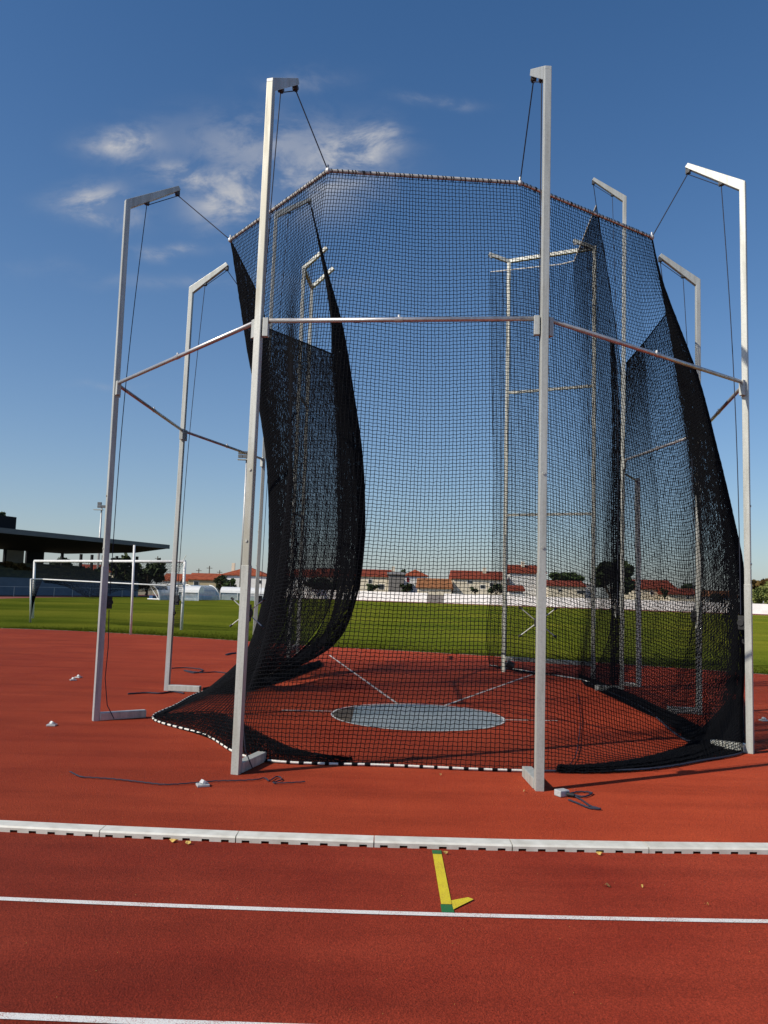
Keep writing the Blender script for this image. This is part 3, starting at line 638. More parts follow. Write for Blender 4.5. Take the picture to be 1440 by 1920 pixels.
# bunched fold of net hanging beside the tall right post
def tallnet(name, cols, nv, label, seed, head, cells=.047):
    n = empty(name, cols[0][-1]); tag(n, label, 'net', 'tall gate nets')
    S = wrinkle(surface(cols, nv, cells), .018, seed); net_mesh('netting', S, .0038, n, M['cord'])
    polyrope('head_tube', [Vector(S[i, 0]) for i in range(0, len(S), max(1, len(S) // 12))] + [Vector(S[-1, 0])], .014, head, n)
    for s in (0, -1): polyrope('edge_cord', [Vector(p) for p in S[s, ::4]], .009, M['cord'], n, 5)
    h = [Vector((p[0], p[1], max(p[2], .02))) for p in S[::3, -1]]; polyrope('hem_rope', h, .013, M['hemwhite'], n)
    return S
E0 = atY(920, 510, 18.7); Gg = atY(1075, 493, 17.7); A7 = NETV[6]
tR = [[E0] + C((922, 700, 18.7), (925, 900, 18.7), (922, 1080, 18.8), (913, 1190, 18.9)) + [G(918, 1247, .05), G(918, 1247, .02)],
      [E0.lerp(Gg, .5)] + C((1003, 700, 18.25), (1010, 900, 18.25), (1010, 1080, 18.2), (1000, 1190, 18.3)) + [G(1005, 1262, .04), G(1000, 1260, .02)],
      [Gg] + C((1080, 700, 17.7), (1090, 900, 17.7), (1090, 1100, 17.7)) + [G(1080, 1272, .02)],
      [Gg.lerp(A7, .5)] + C((1120, 700, 17.0), (1130, 900, 17.0), (1125, 1100, 17.0)) + [G(1098, 1277, .02)],
      [A7] + C((1137, 500, 16.2), (1158, 640, 16.25), (1166, 740, 16.25), (1164, 900, 16.25), (1160, 1100, 16.25)) + [G(1150, 1290, .02)]]
tallnet('gate_net', tR, 225, 'tall black net rising to a point and hung on the right gate', 11, M['hemwhite'], [.045, .045, .03, .022])
fold = [[A7 + Vector((-.02, .05, -1.6))] + C((1150, 800, 16.05), (1150, 950, 16.05), (1148, 1100, 16.05)) + [G(1146, 1292, .02)]]
base_f = [atY(1146, 640, 16.05)] + C((1152, 800, 16.05), (1150, 950, 16.05), (1150, 1100, 16.05)) + [G(1148, 1290, .02)]
fc = []
for k in range(7):
    o_ = Vector(((.0, .14)[k % 2] + .008 * k, .05 * k, 0)); fc.append([p + o_ * (.5 if j == 0 else 1) for j, p in enumerate(base_f)])
tallnet('gathered_net', fc, 140, 'dark bunched strip of net hanging beside the tall right post', 21, M['cord'], .035)
A8 = NETV[7]
tL = [[A8] + C((603, 480, 17.0), (620, 560, 17.05), (622, 663, 17.1), (628, 760, 17.2), (632, 900, 17.2), (630, 1050, 17.2), (600, 1180, 17.2)) + [G(505, 1262, .15), G(478, 1268)],
      [atY(585, 392, 17.5)] + C((607, 490, 17.7), (632, 610, 17.9), (650, 740, 18.0), (665, 880, 18.05), (668, 1030, 18.1), (645, 1150, 18.0), (590, 1225, 17.9)) + [G(520, 1258, .2), G(500, 1260)],
      [atY(586, 395, 18.2)] + C((614, 508, 18.3), (644, 618, 18.4), (664, 740, 18.5), (679, 850, 18.5), (684, 950, 18.5), (681, 1040, 18.5), (668, 1120, 18.5), (640, 1190, 18.4)) + [G(575, 1240, .3), G(540, 1250)],
      [atY(617, 560, 20.0)] + C((626, 660, 20.2), (634, 760, 20.3), (640, 860, 20.3), (641, 960, 20.4), (636, 1080, 20.4), (612, 1180, 20.2)) + [G(540, 1241)]]
tallnet('gate_net', tL, 225, 'tall black net on the left, bellied out by the wind into a dark curve', 12, M['cord'], [.020, .016, .014, .026])

# ------------------------------------------------------------------ small things on the ground
def cap(px, py, label, n=1, rot=0.):
    c = atZ(px, py)
    o = empty('post_hole_cap', c); tag(o, label, 'cap')
    MB().box(c.x - .055, c.x + .055, c.y - .05, c.y + .05, .002, .022, rot=rot, c=c).build('plate', M['capgrey'], o, bevel=.004)
    MB().tube([c + Vector((0, 0, .02)), c + Vector((.012, .01, .05))], [.038, .03], 10).build('plug', M['capgrey'], o, bevel=0)
cap(380, 1474, 'grey cap lying on the red apron in front of the near left post', rot=.4)
cap(97, 1361, 'flat grey cap on the red ground left of the leftmost post', rot=.1)
cap(137, 1276, 'nearer of two grey caps lying together beyond the leftmost post', rot=.5)
cap(147, 1271, 'farther of two grey caps lying together beyond the leftmost post', rot=-.3)
cap(1432, 1352, 'pale cap at the right edge of the photo beside the rightmost post', rot=.2)
def rope_on(name, pts, r, label, cat='rope', z=.012, m='rope', coil=None):
    P = [atZ(x, y, z) for x, y in pts]; Q = resample(P, max(20, len(P) * 8)); Q[:, 2] = z + np.abs(np.sin(np.arange(len(Q)) * .9)) * .004
    o = MB().tube([Vector(q) for q in Q], r, 6).build(name, M[m]); tag(o, label, cat); return o
rope_on('rope', [(131, 1447), (150, 1456), (168, 1458), (215, 1461), (260, 1466), (305, 1471), (340, 1470), (400, 1465), (440, 1464), (480, 1462), (496, 1459), (505, 1464), (520, 1456), (528, 1462), (512, 1468), (540, 1468), (572, 1466)], .006, 'long thin dark rope trailing across the ground before the near left post')
rope_on('rope', [(240, 1301), (275, 1299), (300, 1300), (325, 1297), (345, 1300)], .014, 'dark rope lying left of the short left post foot')
rope_on('rope', [(322, 1253), (350, 1252), (380, 1256), (365, 1262), (345, 1257), (375, 1261), (405, 1260), (430, 1262), (445, 1255)], .012, 'tangled dark rope on the apron behind the two left posts')
rope_on('rope', [(424, 1228), (432, 1226), (442, 1225)], .03, 'short dark strap lying far back beside the near left post')
rope_on('rope', [(1062, 1490), (1085, 1485), (1110, 1487), (1095, 1494), (1075, 1491), (1090, 1500), (1108, 1512), (1127, 1517), (1105, 1515), (1080, 1505), (1066, 1500)], .008, 'coiled dark rope on the apron right of the near right post')
b = atZ(1055, 1493); bo = empty('rope_anchor', b); tag(bo, 'small grey metal anchor block at the end of the coiled rope', 'anchor')
MB().box(b.x - .06, b.x + .05, b.y - .04, b.y + .05, .004, .06, rot=.5, c=b).build('block', M['capgrey'], bo, bevel=.008)
MB().tube([b + Vector((.03, -.03, .03)), b + Vector((.09, -.05, .025))], .018, 8).build('hook', M['black'], bo)
rope_on('rope', [(1083, 1300), (1088, 1340), (1086, 1380), (1080, 1415), (1070, 1432)], .0055, 'thin dark rope hanging loose inside the net on the right', z=.03)
def leaf(px, py, m, label, s=.03):
    c = atZ(px, py, .012); a = rnd.uniform(0, 6); vs = []
    for k in range(8):
        t = k / 8 * 2 * math.pi; r_ = s * (1 if k % 2 else .62); vs.append(c + Vector((r_ * math.cos(t + a), r_ * math.sin(t + a) * .7, .006 + .010 * math.sin(2 * t + a))))
    vs.append(c + Vector((0, 0, .016))); mb = MB(); mb.add(vs, [(k, (k + 1) % 8, 8) for k in range(8)]); o = mb.build('fallen_leaf', M[m]); tag(o, label, 'leaf', 'fallen leaves'); return o
leaf(326, 1577, 'leaf_y', 'yellow leaf caught in a kerb slot, left of its neighbour', .035); leaf(353, 1581, 'leaf_y', 'yellow leaf at the kerb foot, right of its neighbour', .028)
leaf(1137, 1661, 'leaf_b', 'curled brown leaf in the lane right of the yellow mark', .026); leaf(1124, 1601, 'leaf_y', 'orange leaf caught against the kerb on the right', .028)
leaf(835, 1600, 'leaf_y', 'thin tan leaf by the kerb at the yellow mark', .02); leaf(826, 1453, 'leaf_b', 'tiny brown leaf on the apron before the front net', .016)
leaf(1204, 1663, 'leaf_y', 'tiny pale leaf speck right of the brown leaf in the lane', .009); leaf(983, 1484, 'leaf_b', 'small dark leaf left of the near right post base', .014); leaf(1327, 1697, 'leaf_y', 'tiny yellow speck of leaf beyond the white lane line on the right', .008)
mb = MB()
for k in range(500):      # pale grit strewn over the rubber
    x = rnd.uniform(-4, 4); y = rnd.uniform(1.9, 9.5); r_ = rnd.uniform(.0009, .0018); mb.ball((x, y, .006 + r_ * .5), r_, n=4)
tag(mb.build('grit', M['leaf_y']), kind='stuff')['label'] = 'pale grit scattered over the red rubber'

# ------------------------------------------------------------------ goal and pole on the grass
FL, FR = Vector((-17.0, 39.6, 0)), atZ(340, 1181); FR.z = 0
zL = atY(65, 1052, FL.y).z; zR = atY(347, 1053, FR.y).z
FL.x = atY(64, 1120, FL.y).x
goal = empty('football_goal', (FL + FR) / 2); tag(goal, 'white football goal with dark sagging net standing on the grass', 'goal')
TL, TR = FL + Vector((0, 0, zL)), FR + Vector((0, 0, zR))
TL.x = atY(65, 1052, FL.y).x
MB().tube([TL, TR], .062, 12).build('crossbar', M['white'], goal, smooth=True)
MB().tube([FL, TL], .06, 12).build('goal_post', M['white'], goal, smooth=True); MB().tube([FR, TR], .06, 12).build('goal_post', M['white'], goal, smooth=True)
BL = atZ(57, 1167); bt = atY(58, 1086, BL.y); b2 = atY(80, 1086, BL.y + .6); br = atY(312, 1098, FR.y - .6)
MB().tube([BL, bt], .04, 10).build('rear_post', M['galv'], goal, smooth=True)
MB().tube([bt, b2], .03, 8).build('side_arm', M['white'], goal)
MB().tube([b2, br, TR + Vector((0, 0, -.9))], .028, 8).build('rear_bar', M['white'], goal, smooth=True)
MB().tube([atY(335, 1065, FR.y), atY(349, 1041, FR.y)], .012, 6).build('bracket', M['galv'], goal)
# its net: a shallow dark mesh from crossbar to rear bar with a belly
nu, nv2 = 110, 34; S = np.zeros((nu, nv2, 3))
for i in range(nu):
    u = i / (nu - 1); a = np.array(TL.lerp(TR, u)); b_ = np.array(b2.lerp(br, u)) ; belly = .16 + .55 * (math.exp(-((u - .42) / .18) ** 2) + .25 * math.exp(-((u - .8) / .1) ** 2))
    for j in range(nv2):
        v = j / (nv2 - 1)
        if v < .55: p = a + (b_ - a) * (v / .55) ; p[2] -= .12 * math.sin(v / .55 * math.pi)
        else: p = b_.copy(); p[2] -= (v - .55) / .45 * belly; p[1] += (v - .55) * .5
        S[i, j] = p
S += nrs.normal(0, .012, S.shape); net_mesh('goal_netting', S, .0065, goal, M['cord'])
S = np.zeros((16, 24, 3))
for i in range(16):
    for j in range(24):
        u = i / 15; v = j / 23; S[i, j] = np.array(bt.lerp(b2, u * (1 - v) + 0.02)) * (1 - v) + v * (np.array(tuple(BL)) + np.array([.02 + .15 * u * (1 - v), 0, .15]))
net_mesh('side_netting', S, .008, goal, M['cord'])
S = np.zeros((10, 30, 3))
for i in range(10):
    for j in range(30):
        u = i / 9; v = j / 29; S[i, j] = np.array(tuple(TR + Vector((0, .2, -.5)))) * (1 - v) + v * np.array(tuple(FR + Vector((-.05, .2, .1)))) + np.array([-.5 * math.sin(v * 2.6) * u, 0, 0])
net_mesh('side_netting', S, .008, goal, M['cord'])
pb = atZ(245, 1190); ptp = atY(252, 1022, pb.y)
po = MB().tube([pb, Vector((ptp.x, pb.y, ptp.z))], .042, 12).build('marker_pole', M['white'], smooth=True); tag(po, 'thin white upright pole at the edge of the grass', 'pole')

# ------------------------------------------------------------------ grandstand
st0 = atY(-120, 976, 80); 
dirr = Vector((.385, .923, 0)).normalized(); nrm = Vector((-dirr.y, dirr.x, 0))
RF = Vector((-33.2, 125.0, 7.97))            # front far corner of the roof
def sp(u, w, z): p = RF - dirr * u + nrm * w; return Vector((p.x, p.y, z))
stand = empty('grandstand', (RF.x, RF.y, 0)); tag(stand, 'long dark grandstand with cantilever roof beyond the goal', 'grandstand')
Lr, Wr = 75, 13
def prism(pts_lo, pts_hi):
    mb = MB(); n = len(pts_lo); mb.add(list(pts_lo) + list(pts_hi), [tuple(range(n))[::-1], tuple(range(n, 2 * n))] + [(i, (i + 1) % n, n + (i + 1) % n, n + i) for i in range(n)]); return mb
prism([sp(0, .3, 7.4), sp(Lr, .3, 7.4), sp(Lr, Wr, 5.9), sp(9, Wr - 1, 6.0), sp(0, 6.4, 6.7)], [sp(0, .3, 7.9), sp(Lr, .3, 7.9), sp(Lr, Wr, 7.6), sp(9, Wr - 1, 7.6), sp(0, 6.4, 7.7)]).build('roof', M['darkpanel'], stand)
prism([sp(-.1, 0, 7.38), sp(Lr, 0, 7.38), sp(Lr, .28, 7.38), sp(-.1, .28, 7.38)], [sp(-.1, 0, 8.0), sp(Lr, 0, 8.0), sp(Lr, .28, 8.0), sp(-.1, .28, 8.0)]).build('fascia', M['roofgrey'], stand)
rb = []
cabA = atY(66, 984, 104)
us = 27.0
prism([sp(us, 3, 7.7), sp(Lr, 3, 7.7), sp(Lr, 9, 7.7), sp(us, 9, 7.7)], [sp(us, 3, 9.75), sp(Lr, 3, 9.75), sp(Lr, 9, 9.75), sp(us, 9, 9.75)]).build('rooftop_cabin', M['darkpanel'], stand)
for u, w_ in ((.6, 5.9), (1.4, 9.2), (3.1, 10.4), (4.9, 11), (6.9, 11.3), (10, 12), (20.5, 12), (26, 12), (34, 12), (44, 12), (56, 12)):
    c = sp(u, w_ - .3, 0); MB().box(c.x - .16, c.x + .16, c.y - .16, c.y + .16, 0, 6.1, rot=math.atan2(dirr.y, dirr.x)).build('column', M['darkpanel'], stand)
prism([sp(13.2, 12, 0), sp(16.4, 12, 0), sp(16.4, 12.3, 0), sp(13.2, 12.3, 0)], [sp(13.2, 12, 6.3), sp(16.4, 12, 6.3), sp(16.4, 12.3, 6.3), sp(13.2, 12.3, 6.3)]).build('rear_panel', M['darkpanel'], stand)
prism([sp(16.8, 12.1, 4), sp(20.2, 12.1, 4), sp(20.2, 12.2, 4), sp(16.8, 12.1, 4)], [sp(16.8, 12.1, 6.3), sp(20.2, 12.1, 6.3), sp(20.2, 12.2, 6.3), sp(16.8, 12.1, 6.3)]).build('rear_screen', M['wallg'], stand)
# raked seating
mb = MB()
for k in range(9):
    w0 = 2.5 + k * 1.05; z = 2.1 + k * .27
    for (a, b_) in ((6, Lr),): mb.add([sp(a, w0, 0), sp(b_, w0, 0), sp(b_, w0 + 1.06, 0), sp(a, w0 + 1.06, 0), sp(a, w0, z), sp(b_, w0, z), sp(b_, w0 + 1.06, z), sp(a, w0 + 1.06, z)], [(4, 5, 6, 7), (0, 1, 5, 4), (0, 4, 7, 3), (1, 2, 6, 5)])
mb.build('seating_tiers', M['seat'], stand)
prism([sp(4, 2.2, 0), sp(Lr, 2.2, 0), sp(Lr, 2.45, 0), sp(4, 2.45, 0)], [sp(4, 2.2, 2.15), sp(Lr, 2.2, 2.15), sp(Lr, 2.45, 2.15), sp(4, 2.45, 2.15)]).build('front_wall', M['bluewall'], stand)
# rail in front of the stand
rail = empty('pitch_rail', sp(20, -6, 0)); tag(rail, 'thin grey hand rail running in front of the grandstand', 'rail')
MB().tube([sp(-8, -5, 1.1), sp(60, -5, 1.1)], .03, 6).build('top_bar', M['galv'], rail)
for u in range(-8, 61, 3): MB().tube([sp(u, -5, 0), sp(u, -5, 1.1)], .03, 6).build('rail_post', M['galv'], rail)
def mast(px, py, Y, label, heads):
    t = atY(px, py, Y); o = empty('floodlight_mast', (t.x, t.y, 0)); tag(o, label, 'floodlight', 'stadium floodlight masts')
    MB().tube([(t.x, t.y, 0), (t.x, t.y, t.z)], [.32, .16], 10).build('mast', M['galv_dull'], o, smooth=True)
    MB().box(t.x - 1.7, t.x + .3, t.y - .5, t.y + .5, t.z - 1.0, t.z - .88).build('platform', M['galv'], o)
    for (dx, dz) in heads: MB().box(t.x + dx - .42, t.x + dx + .42, t.y - .25, t.y + .2, t.z + dz - .3, t.z + dz + .28).build('lamp_head', M['roofgrey'], o, bevel=.05)
mast(191, 948, 175, 'floodlight mast rising behind the grandstand roof', [(-.5, -.2), (.4, -.2), (-.5, .45)])
mast(463, 853, 150, 'floodlight mast with its lamps just showing left of the near left post', [(-1.2, -.3), (-.3, -.3), (-1.2, .4), (-.3, .4)])

# ------------------------------------------------------------------ perimeter wall, dugouts
def wally(x): return 152 - .48 * (x + 23) + 12
def wall_run(x0, x1, z0, z1, label, m=None):
    mb = MB(); a = Vector((x0, wally(x0), 0)); b = Vector((x1, wally(x1), 0)); t = (b - a).normalized(); n = Vector((-t.y, t.x, 0)) * .12
    mb.add([a - n, b - n, b + n, a + n] + [q + Vector((0, 0, z)) for q, z in ((a - n, z0), (b - n, z1), (b + n, z1), (a + n, z0))], [(3, 2, 1, 0), (4, 5, 6, 7), (0, 1, 5, 4), (1, 2, 6, 5), (2, 3, 7, 6), (3, 0, 4, 7)])
    o = mb.build('perimeter_wall', m or M['fieldwall']); tag(o, label, 'wall', 'low walls round the sports ground'); return o
xa = atY(797, 1120, 158).x; xb = atY(826, 1120, 156).x
wall_run(-27, xa, 1.75, 1.7, 'long low white wall left of the grey gap, below the houses')
wall_run(xa, xb, 1.45, 1.4, 'short grey gate section between the two white walls', M['wallg'])
wall_run(xb, 130, 1.7, 1.35, 'long low white wall right of the grey gap, running off to the right')
def dugout(px0, px1, py0, py1, label, m_shell, clear=True):
    b0 = atZ(px0, py1); b1 = atZ(px1, py1); h = atY(px0, py0, b0.y).z
    o = empty('dugout', (b0 + b1) / 2); tag(o, label, 'dugout', 'team shelters along the far touchline')
    n = 10; prof = [(math.cos(t) * h * .85 + h * .1, math.sin(t) * h) for t in [math.pi * .5 * k / n for k in range(n + 1)]]
    # the shelter curves from the ground at the back up over the bench; seen from the end and back
    d = (b1 - b0).normalized(); q = Vector((-d.y, d.x, 0))
    mb = MB(); A = []; 
    for e in (b0, b1):
        for (r_, z) in prof: A.append(e + q * (h - r_) + Vector((0, 0, z)))
    for e in (b0, b1):
        for (r_, z) in prof: A.append(e + q * (h - r_ + .05) + Vector((0, 0, z - .05)))
    k = n + 1
    mb.add(A, [(i, i + 1, k + i + 1, k + i) for i in range(n)] + [(2 * k + i, 3 * k + i, 3 * k + i + 1, 2 * k + i + 1) for i in range(n)]); mb.build('curved_shell', m_shell, o)
    for e in (b0, b1): MB().tube([e + q * (h - r_) + Vector((0, 0, z)) for r_, z in prof], .09, 6).build('end_hoop', M['white'], o)
    MB().tube([b0 + Vector((0, 0, .08)), b0 + q * h + Vector((0, 0, .08))], .08, 6).build('base_frame', M['white'], o)
    MB().tube([b0 + q * .25 + Vector((0, 0, .1)), b0 + q * h * .9 + Vector((0, 0, h * .97))], .05, 6).build('end_brace', M['white'], o)
    c0 = b0 + q * h * .75; c1 = b1 + q * h * .75
    mb = MB(); w = q * .25; mb.add([c0 - w, c1 - w, c1 + w, c0 + w] + [p + Vector((0, 0, .5)) for p in (c0 - w, c1 - w, c1 + w, c0 + w)], [(4, 5, 6, 7), (0, 1, 5, 4), (1, 2, 6, 5), (2, 3, 7, 6), (3, 0, 4, 7)]); mb.build('bench', M['benchblue'], o)
dugout(300, 345, 1097, 1125, 'clear curved dugout seen through the goal, left of its twin', M['poly']); dugout(369, 412, 1097, 1125, 'clear curved dugout right of the goal', M['poly'])
def canopy(px0, px1, py0, py1, label):
    b0 = atZ(px0, py1 + .5); b1 = Vector((b0.x + (atY(px1, py1, b0.y).x - b0.x), b0.y, 0)); h = atY(px0, py0, b0.y).z
    o = empty('player_tunnel', (b0 + b1) / 2); tag(o, label, 'shelter', 'white canopies by the dugouts')
    mb = MB(); n = 8; A = []
    for x in (b0.x, b1.x):
        for k in range(n + 1): t = math.pi * k / n; A.append(Vector((x, b0.y + 1.5 - math.cos(t) * 1.5, h * .55 + math.sin(t) * h * .45)))
    mb.add(A, [(i, i + 1, n + 2 + i, n + 1 + i) for i in range(n)] + [tuple(range(n + 1)), tuple(range(2 * n + 1, n, -1))]); mb.build('canopy', M['white'], o)
    MB().box(b0.x, b1.x, b0.y + .1, b0.y + .3, 0, h * .6).build('side_screen', M['poly'], o)
    k = 0; x = b0.x
    while x <= b1.x: MB().box(x - .04, x + .04, b0.y, b0.y + .08, 0, h * .6).build('stanchion', M['white'], o); x += 2.4
canopy(334, 372, 1098, 1125, 'low white canopy between the two clear dugouts'); canopy(412, 505, 1100, 1124, 'long white arched canopy right of the dugouts')

# ------------------------------------------------------------------ houses
def house(px0, px1, ye, yr, yb, Y, label, wall='wallw', tile='tile', hip=False, depth=9, wins=(), chim=None, shut=None, over=.35):
    p0 = atY(px0, yb, Y); p1 = atY(px1, yb, Y); ze = atY((px0 + px1) / 2, ye, Y).z; zr = atY((px0 + px1) / 2, yr, Y + depth / 2).z
    x0, x1 = p0.x, p1.x; o = empty('house', ((x0 + x1) / 2, Y + depth / 2, 0)); tag(o, label, 'house', 'low houses beyond the perimeter wall')
    mb = MB(); mb.box(x0, x1, Y, Y + depth, 0, ze)
    if not hip:
        for x in (x0, x1): mb.add([(x, Y, ze), (x, Y + depth, ze), (x, Y + depth / 2, zr - .12)], [(0, 1, 2)])
    mb.build('wall', M[wall], o, fix=False)
    a, b_ = x0 - over, x1 + over; r0, r1 = (a + depth * .42, b_ - depth * .42) if hip else (a, b_)
    if r0 > r1: r0 = r1 = (a + b_) / 2
    f, k = Y - over, Y + depth + over; zz = ze - .05; mb = MB()
    vs = [(a, f, zz), (b_, f, zz), (b_, k, zz), (a, k, zz), (r0, Y + depth / 2, zr), (r1, Y + depth / 2, zr)]
    mb.add(vs + [(x, y, z + .16) for x, y, z in vs], [(6, 7, 11, 10), (8, 9, 10, 11), (6, 10, 9), (7, 8, 11), (0, 1, 7, 6), (1, 2, 8, 7), (2, 3, 9, 8), (3, 0, 6, 9), (3, 2, 1, 0)]); ro = mb.build('roof', M[tile], o, fix=False)
    if chim:
        for cx in chim: c = atY(cx, ye, Y + depth / 2 - 1); MB().box(c.x - .35, c.x + .35, Y + depth / 2 - 1.4, Y + depth / 2 - .8, ze, zr + .9).build('chimney', M['wallc'], ro)
    for (wx, wy, ww, wh) in wins:
        c = atY(wx, wy, Y - .05); s = Y / F; fr = MB().box(c.x - ww * s / 2 - .08, c.x + ww * s / 2 + .08, Y - .06, Y + .04, c.z - wh * s / 2 - .08, c.z + wh * s / 2 + .08).build('window', M['wallw'], o)
        MB().box(c.x - ww * s / 2, c.x + ww * s / 2, Y - .08, Y - .02, c.z - wh * s / 2, c.z + wh * s / 2).build('pane', M['shutter'] if shut else M['glass'], fr)
    return o
house(352, 404, 1087, 1076, 1108, 172, 'low tan house with an orange roof left of the white hip-roofed house', 'wallt', 'tile_o', wins=((368, 1094, 9, 8),))
house(303, 350, 1089, 1077, 1108, 176, 'low house with orange roof partly hidden by the goal', 'wallw', 'tile_o')
house(140, 212, 1072, 1060, 1100, 190, 'red roofed house glimpsed through the back of the grandstand', 'wallc', 'tile')
house(415, 498, 1079, 1064, 1108, 178, 'white house with an orange hipped roof and cream chimney', 'wallw', 'tile_o', True, 12, ((430, 1090, 5, 6), (487, 1091, 5, 6)), (437,))
house(503, 585, 1081, 1068, 1110, 186, 'white house behind the left of the bulging net', 'wallw', 'tile', wins=((520, 1090, 5, 6), (548, 1090, 5, 6), (570, 1090, 5, 6)))
house(592, 664, 1082, 1068, 1110, 184, 'white house behind the right of the bulging net', 'wallc', 'tile', wins=((606, 1091, 5, 6), (640, 1091, 5, 6)))
house(668, 736, 1081, 1069, 1112, 180, 'cream house with red roof just right of the dark net curve', 'wallc', 'tile', wins=((694, 1090, 6, 7), (715, 1100, 10, 9)), chim=(737,))
house(728, 757, 1077, 1074, 1112, 176, 'narrow side wall of the cream house, its shade put into the grey colour', 'wallg', 'wallg', depth=6)  # side wall of the cream house; its shade is painted as grey render
house(757, 800, 1080, 1069, 1112, 186, 'white house with dark red shutters', 'wallw', 'tile_o', True, 9, ((765, 1087, 5, 9),), shut=True)
house(786, 846, 1103, 1086, 1114, 168, 'low building with a broad tan tiled roof', 'wallc', 'tile_t', wins=())
house(850, 948, 1086, 1072, 1116, 172, 'long cream house with dark red roof, near the middle of the photo', 'wallc', 'tile', wins=((881, 1091, 9, 4), (905, 1100, 8, 6), (921, 1096, 6, 6), (935, 1098, 7, 9)), chim=(908,))
house(955, 1022, 1075, 1061, 1116, 176, 'tall white two-storey house with a red roof behind the near right post', 'wallw', 'tile', wins=((1012, 1090, 5, 6),), chim=(980,), depth=8)
house(955, 981, 1108, 1099, 1116, 164, 'small shed with a red roof in front of the tall white house', 'wallw', 'tile', depth=4)
house(1028, 1096, 1099, 1090, 1120, 170, 'low cream house under the round green tree', 'wallc', 'tile', wins=((1090, 1110, 16, 6), (1050, 1107, 5, 4)))
house(1090, 1116, 1095, 1094, 1116, 176, 'small white flat roofed block by the big dark tree', 'wallw', 'wallw', depth=5)
house(1203, 1268, 1105, 1089, 1126, 166, 'cream house with a dark bush at its wall, right of the big dark tree', 'wallc', 'tile', wins=((1222, 1112, 5, 5),), depth=12)
house(1256, 1318, 1115, 1105, 1130, 160, 'low cream annex with red roof right of the dark bush', 'wallc', 'tile', wins=((1290, 1120, 6, 4),), depth=10)
house(1322, 1385, 1119, 1109, 1134, 158, 'rightmost low house with a tan roof seen through the net edge', 'wallw', 'tile_t', wins=((1345, 1124, 5, 5),))
for (px, h0, h1, Y) in ((296, 1043, 1075, 230), (373, 1066, 1090, 235), (393, 1061, 1090, 225), (412, 1069, 1090, 240), (790, 1070, 1090, 240)):
    t = atY(px, h0, Y); o = empty('utility_pole', (t.x, Y, 0)); tag(o, {296: 'thin utility pole above the trees beside the grandstand', 373: 'short utility pole above the tan house', 393: 'tall utility pole above the tan house', 412: 'thin utility pole left of the white hip-roofed house', 790: 'utility pole behind the house with red shutters'}[px], 'pole', 'distant utility poles')
    MB().tube([(t.x, Y, 0), (t.x, Y, t.z)], .13, 6).build('pole', M['trunk'], o); MB().box(t.x - .8, t.x + .8, Y - .06, Y + .06, t.z - .7, t.z - .55).build('cross_arm', M['trunk'], o)

# ------------------------------------------------------------------ trees and shrubs
def crown_mesh(name, c, rx, ry, rz, n, leaf, m, parent, seed):
    rs = random.Random(seed); lobes = [(Vector((rs.uniform(-.75, .75) * rx, rs.uniform(-.6, .6) * ry, rs.uniform(-.6, .75) * rz)), rs.uniform(.28, .55)) for _ in range(9)]
    vs = []; fs = []
    for k in range(n):
        l, q = lobes[rs.randrange(9)]; d = Vector((rs.gauss(0, 1), rs.gauss(0, 1), rs.gauss(0, 1))).normalized() * (rs.random() ** .4)
        p = Vector(c) + l + Vector((d.x * rx * q, d.y * ry * q, d.z * rz * q)); s = leaf * rs.uniform(.6, 1.4)
        a = Vector((rs.gauss(0, 1), rs.gauss(0, 1), rs.gauss(0, 1))).normalized(); b = a.orthogonal().normalized(); cc = a.cross(b); n0 = len(vs)
        for t in range(5): an = t * 1.2566 + rs.uniform(-.3, .3); vs.append(p + (b * math.cos(an) + cc * math.sin(an)) * s * rs.uniform(.7, 1.1))
        fs.append(tuple(range(n0, n0 + 5)))
    me = bpy.data.meshes.new(name); me.from_pydata([tuple(v) for v in vs], [], fs); me.update(); return link(name, me, m, parent)
def tree(name, px0, px1, py0, py1, Y, label, m, cat='tree', n=900, leaf=None, trunk=True, group=None):
    a = atY(px0, (py0 + py1) / 2, Y); b = atY(px1, (py0 + py1) / 2, Y); zt = atY((px0 + px1) / 2, py0, Y).z; zb = max(.2, atY((px0 + px1) / 2, py1, Y).z)
    cx = (a.x + b.x) / 2; rx = (b.x - a.x) / 2; rz = (zt - zb) / 2; o = empty(name, (cx, Y, 0)); tag(o, label, cat, group)
    crown_mesh('crown', (cx, Y, (zt + zb) / 2), rx * .85, rx * .75, rz * .95, n, leaf or max(.12, rx * .11), M[m], o, hash((px0, py0)) % 9999)
    if trunk:
        mb = MB(); mb.tube([(cx, Y, 0), (cx + .1, Y, zb * .7 + .3), (cx, Y, (zt + zb) / 2)], [max(.12, rx * .09), max(.09, rx * .06), .05], 8)
        for k in range(5): an = k * 1.26; mb.tube([(cx, Y, zb * .8 + .4), (cx + math.cos(an) * rx * .5, Y + math.sin(an) * rx * .5, (zt + zb) / 2 + rz * .2)], [max(.06, rx * .04), .03], 6)
        mb.build('trunk', M['trunk'], o)
tree('dark_tree', 205, 262, 1040, 1112, 128, 'dark tree at the end of the grandstand roof', 'lf1', n=1600, group='trees beside the grandstand')
tree('dark_tree', 240, 312, 1048, 1116, 132, 'broad dark tree between the grandstand and the orange roof', 'lf1', n=1800, group='trees beside the grandstand')
tree('dark_tree', 85, 140, 1046, 1100, 150, 'tree seen through the open back of the grandstand', 'lf1', n=900, group='trees beside the grandstand')
tree('dark_tree', 150, 205, 1062, 1105, 140, 'dark shrubbery under the red roof behind the grandstand', 'lf1', n=900, group='trees beside the grandstand')
tree('autumn_hedge', -10, 58, 1055, 1092, 108, 'brownish green shrubbery under the grandstand roof', 'lf4', 'shrub', 1200, .35, False)
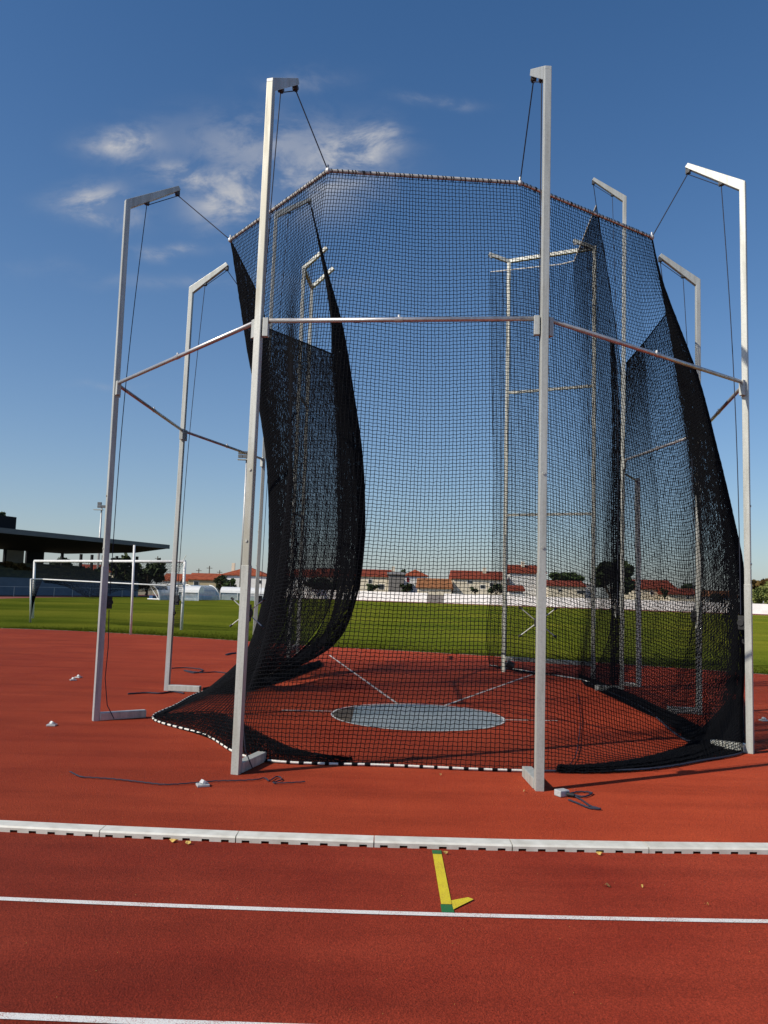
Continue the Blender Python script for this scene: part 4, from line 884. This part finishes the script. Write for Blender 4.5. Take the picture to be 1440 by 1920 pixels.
tree('palm', -12, 6, 962, 978, 112, 'palm top just showing above the rooftop cabin', 'lf1', 'tree', 160, .5, True)
tree('dark_tree', 398, 428, 1078, 1108, 160, 'dark bushy tree before the white hip-roofed house', 'lf1', n=700, group='garden trees by the houses')
tree('grey_bush', 415, 447, 1080, 1106, 155, 'grey green bush against the white hip-roofed house', 'lf2', 'shrub', 600)
tree('dark_tree', 495, 548, 1060, 1108, 165, 'dark tree behind the left of the bulging net', 'lf1', n=900, group='garden trees by the houses')
tree('hedge', 560, 660, 1085, 1110, 160, 'dark hedge behind the bulging net', 'lf1', 'hedge', 1000, .45, False)
tree('dark_tree', 736, 772, 1066, 1112, 195, 'dark evergreen behind the house with red shutters', 'lf1', n=600, group='garden trees by the houses')
tree('dark_bush', 745, 778, 1094, 1112, 160, 'dark bush beside the white wall below the red shutters', 'lf1', 'shrub', 500)
tree('dark_bush', 680, 716, 1095, 1111, 160, 'low dark bushes before the cream house', 'lf1', 'shrub', 500)
tree('dark_bush', 880, 900, 1098, 1113, 160, 'small grey bush before the long cream house', 'lf1', 'shrub', 350)
tree('dark_bush', 912, 950, 1094, 1114, 162, 'row of dark bushes at the right of the long cream house', 'lf1', 'shrub', 500)
tree('round_tree', 1026, 1098, 1073, 1100, 190, 'rounded green tree above the low cream house', 'lf2', n=1500, group='garden trees by the houses')
tree('big_dark_tree', 1098, 1190, 1052, 1118, 150, 'big dark tree behind the gate on the right', 'lf1', n=3200, group='garden trees by the houses')
tree('dark_bush', 1237, 1255, 1102, 1124, 150, 'single dark bush against the cream house wall', 'lf1', 'shrub', 400)
tree('dark_bush', 1330, 1362, 1113, 1133, 148, 'dark bush in front of the rightmost house', 'lf1', 'shrub', 500)
tree('dark_tree', 1275, 1330, 1098, 1118, 190, 'dark treetops behind the right-hand annex', 'lf1', n=900, group='garden trees by the houses')
tree('yellow_green_tree', 1402, 1436, 1100, 1138, 150, 'yellow green tree just right of the rightmost post', 'lf3', n=1500, group='trees at the right edge')
tree('yellow_green_tree', 1428, 1475, 1092, 1138, 155, 'yellow green tree at the right edge of the photo', 'lf3', n=1500, group='trees at the right edge')
tree('dark_tree', 1395, 1475, 1086, 1130, 170, 'darker trees behind the yellow green ones at the right edge', 'lf4', n=1500, group='trees at the right edge')
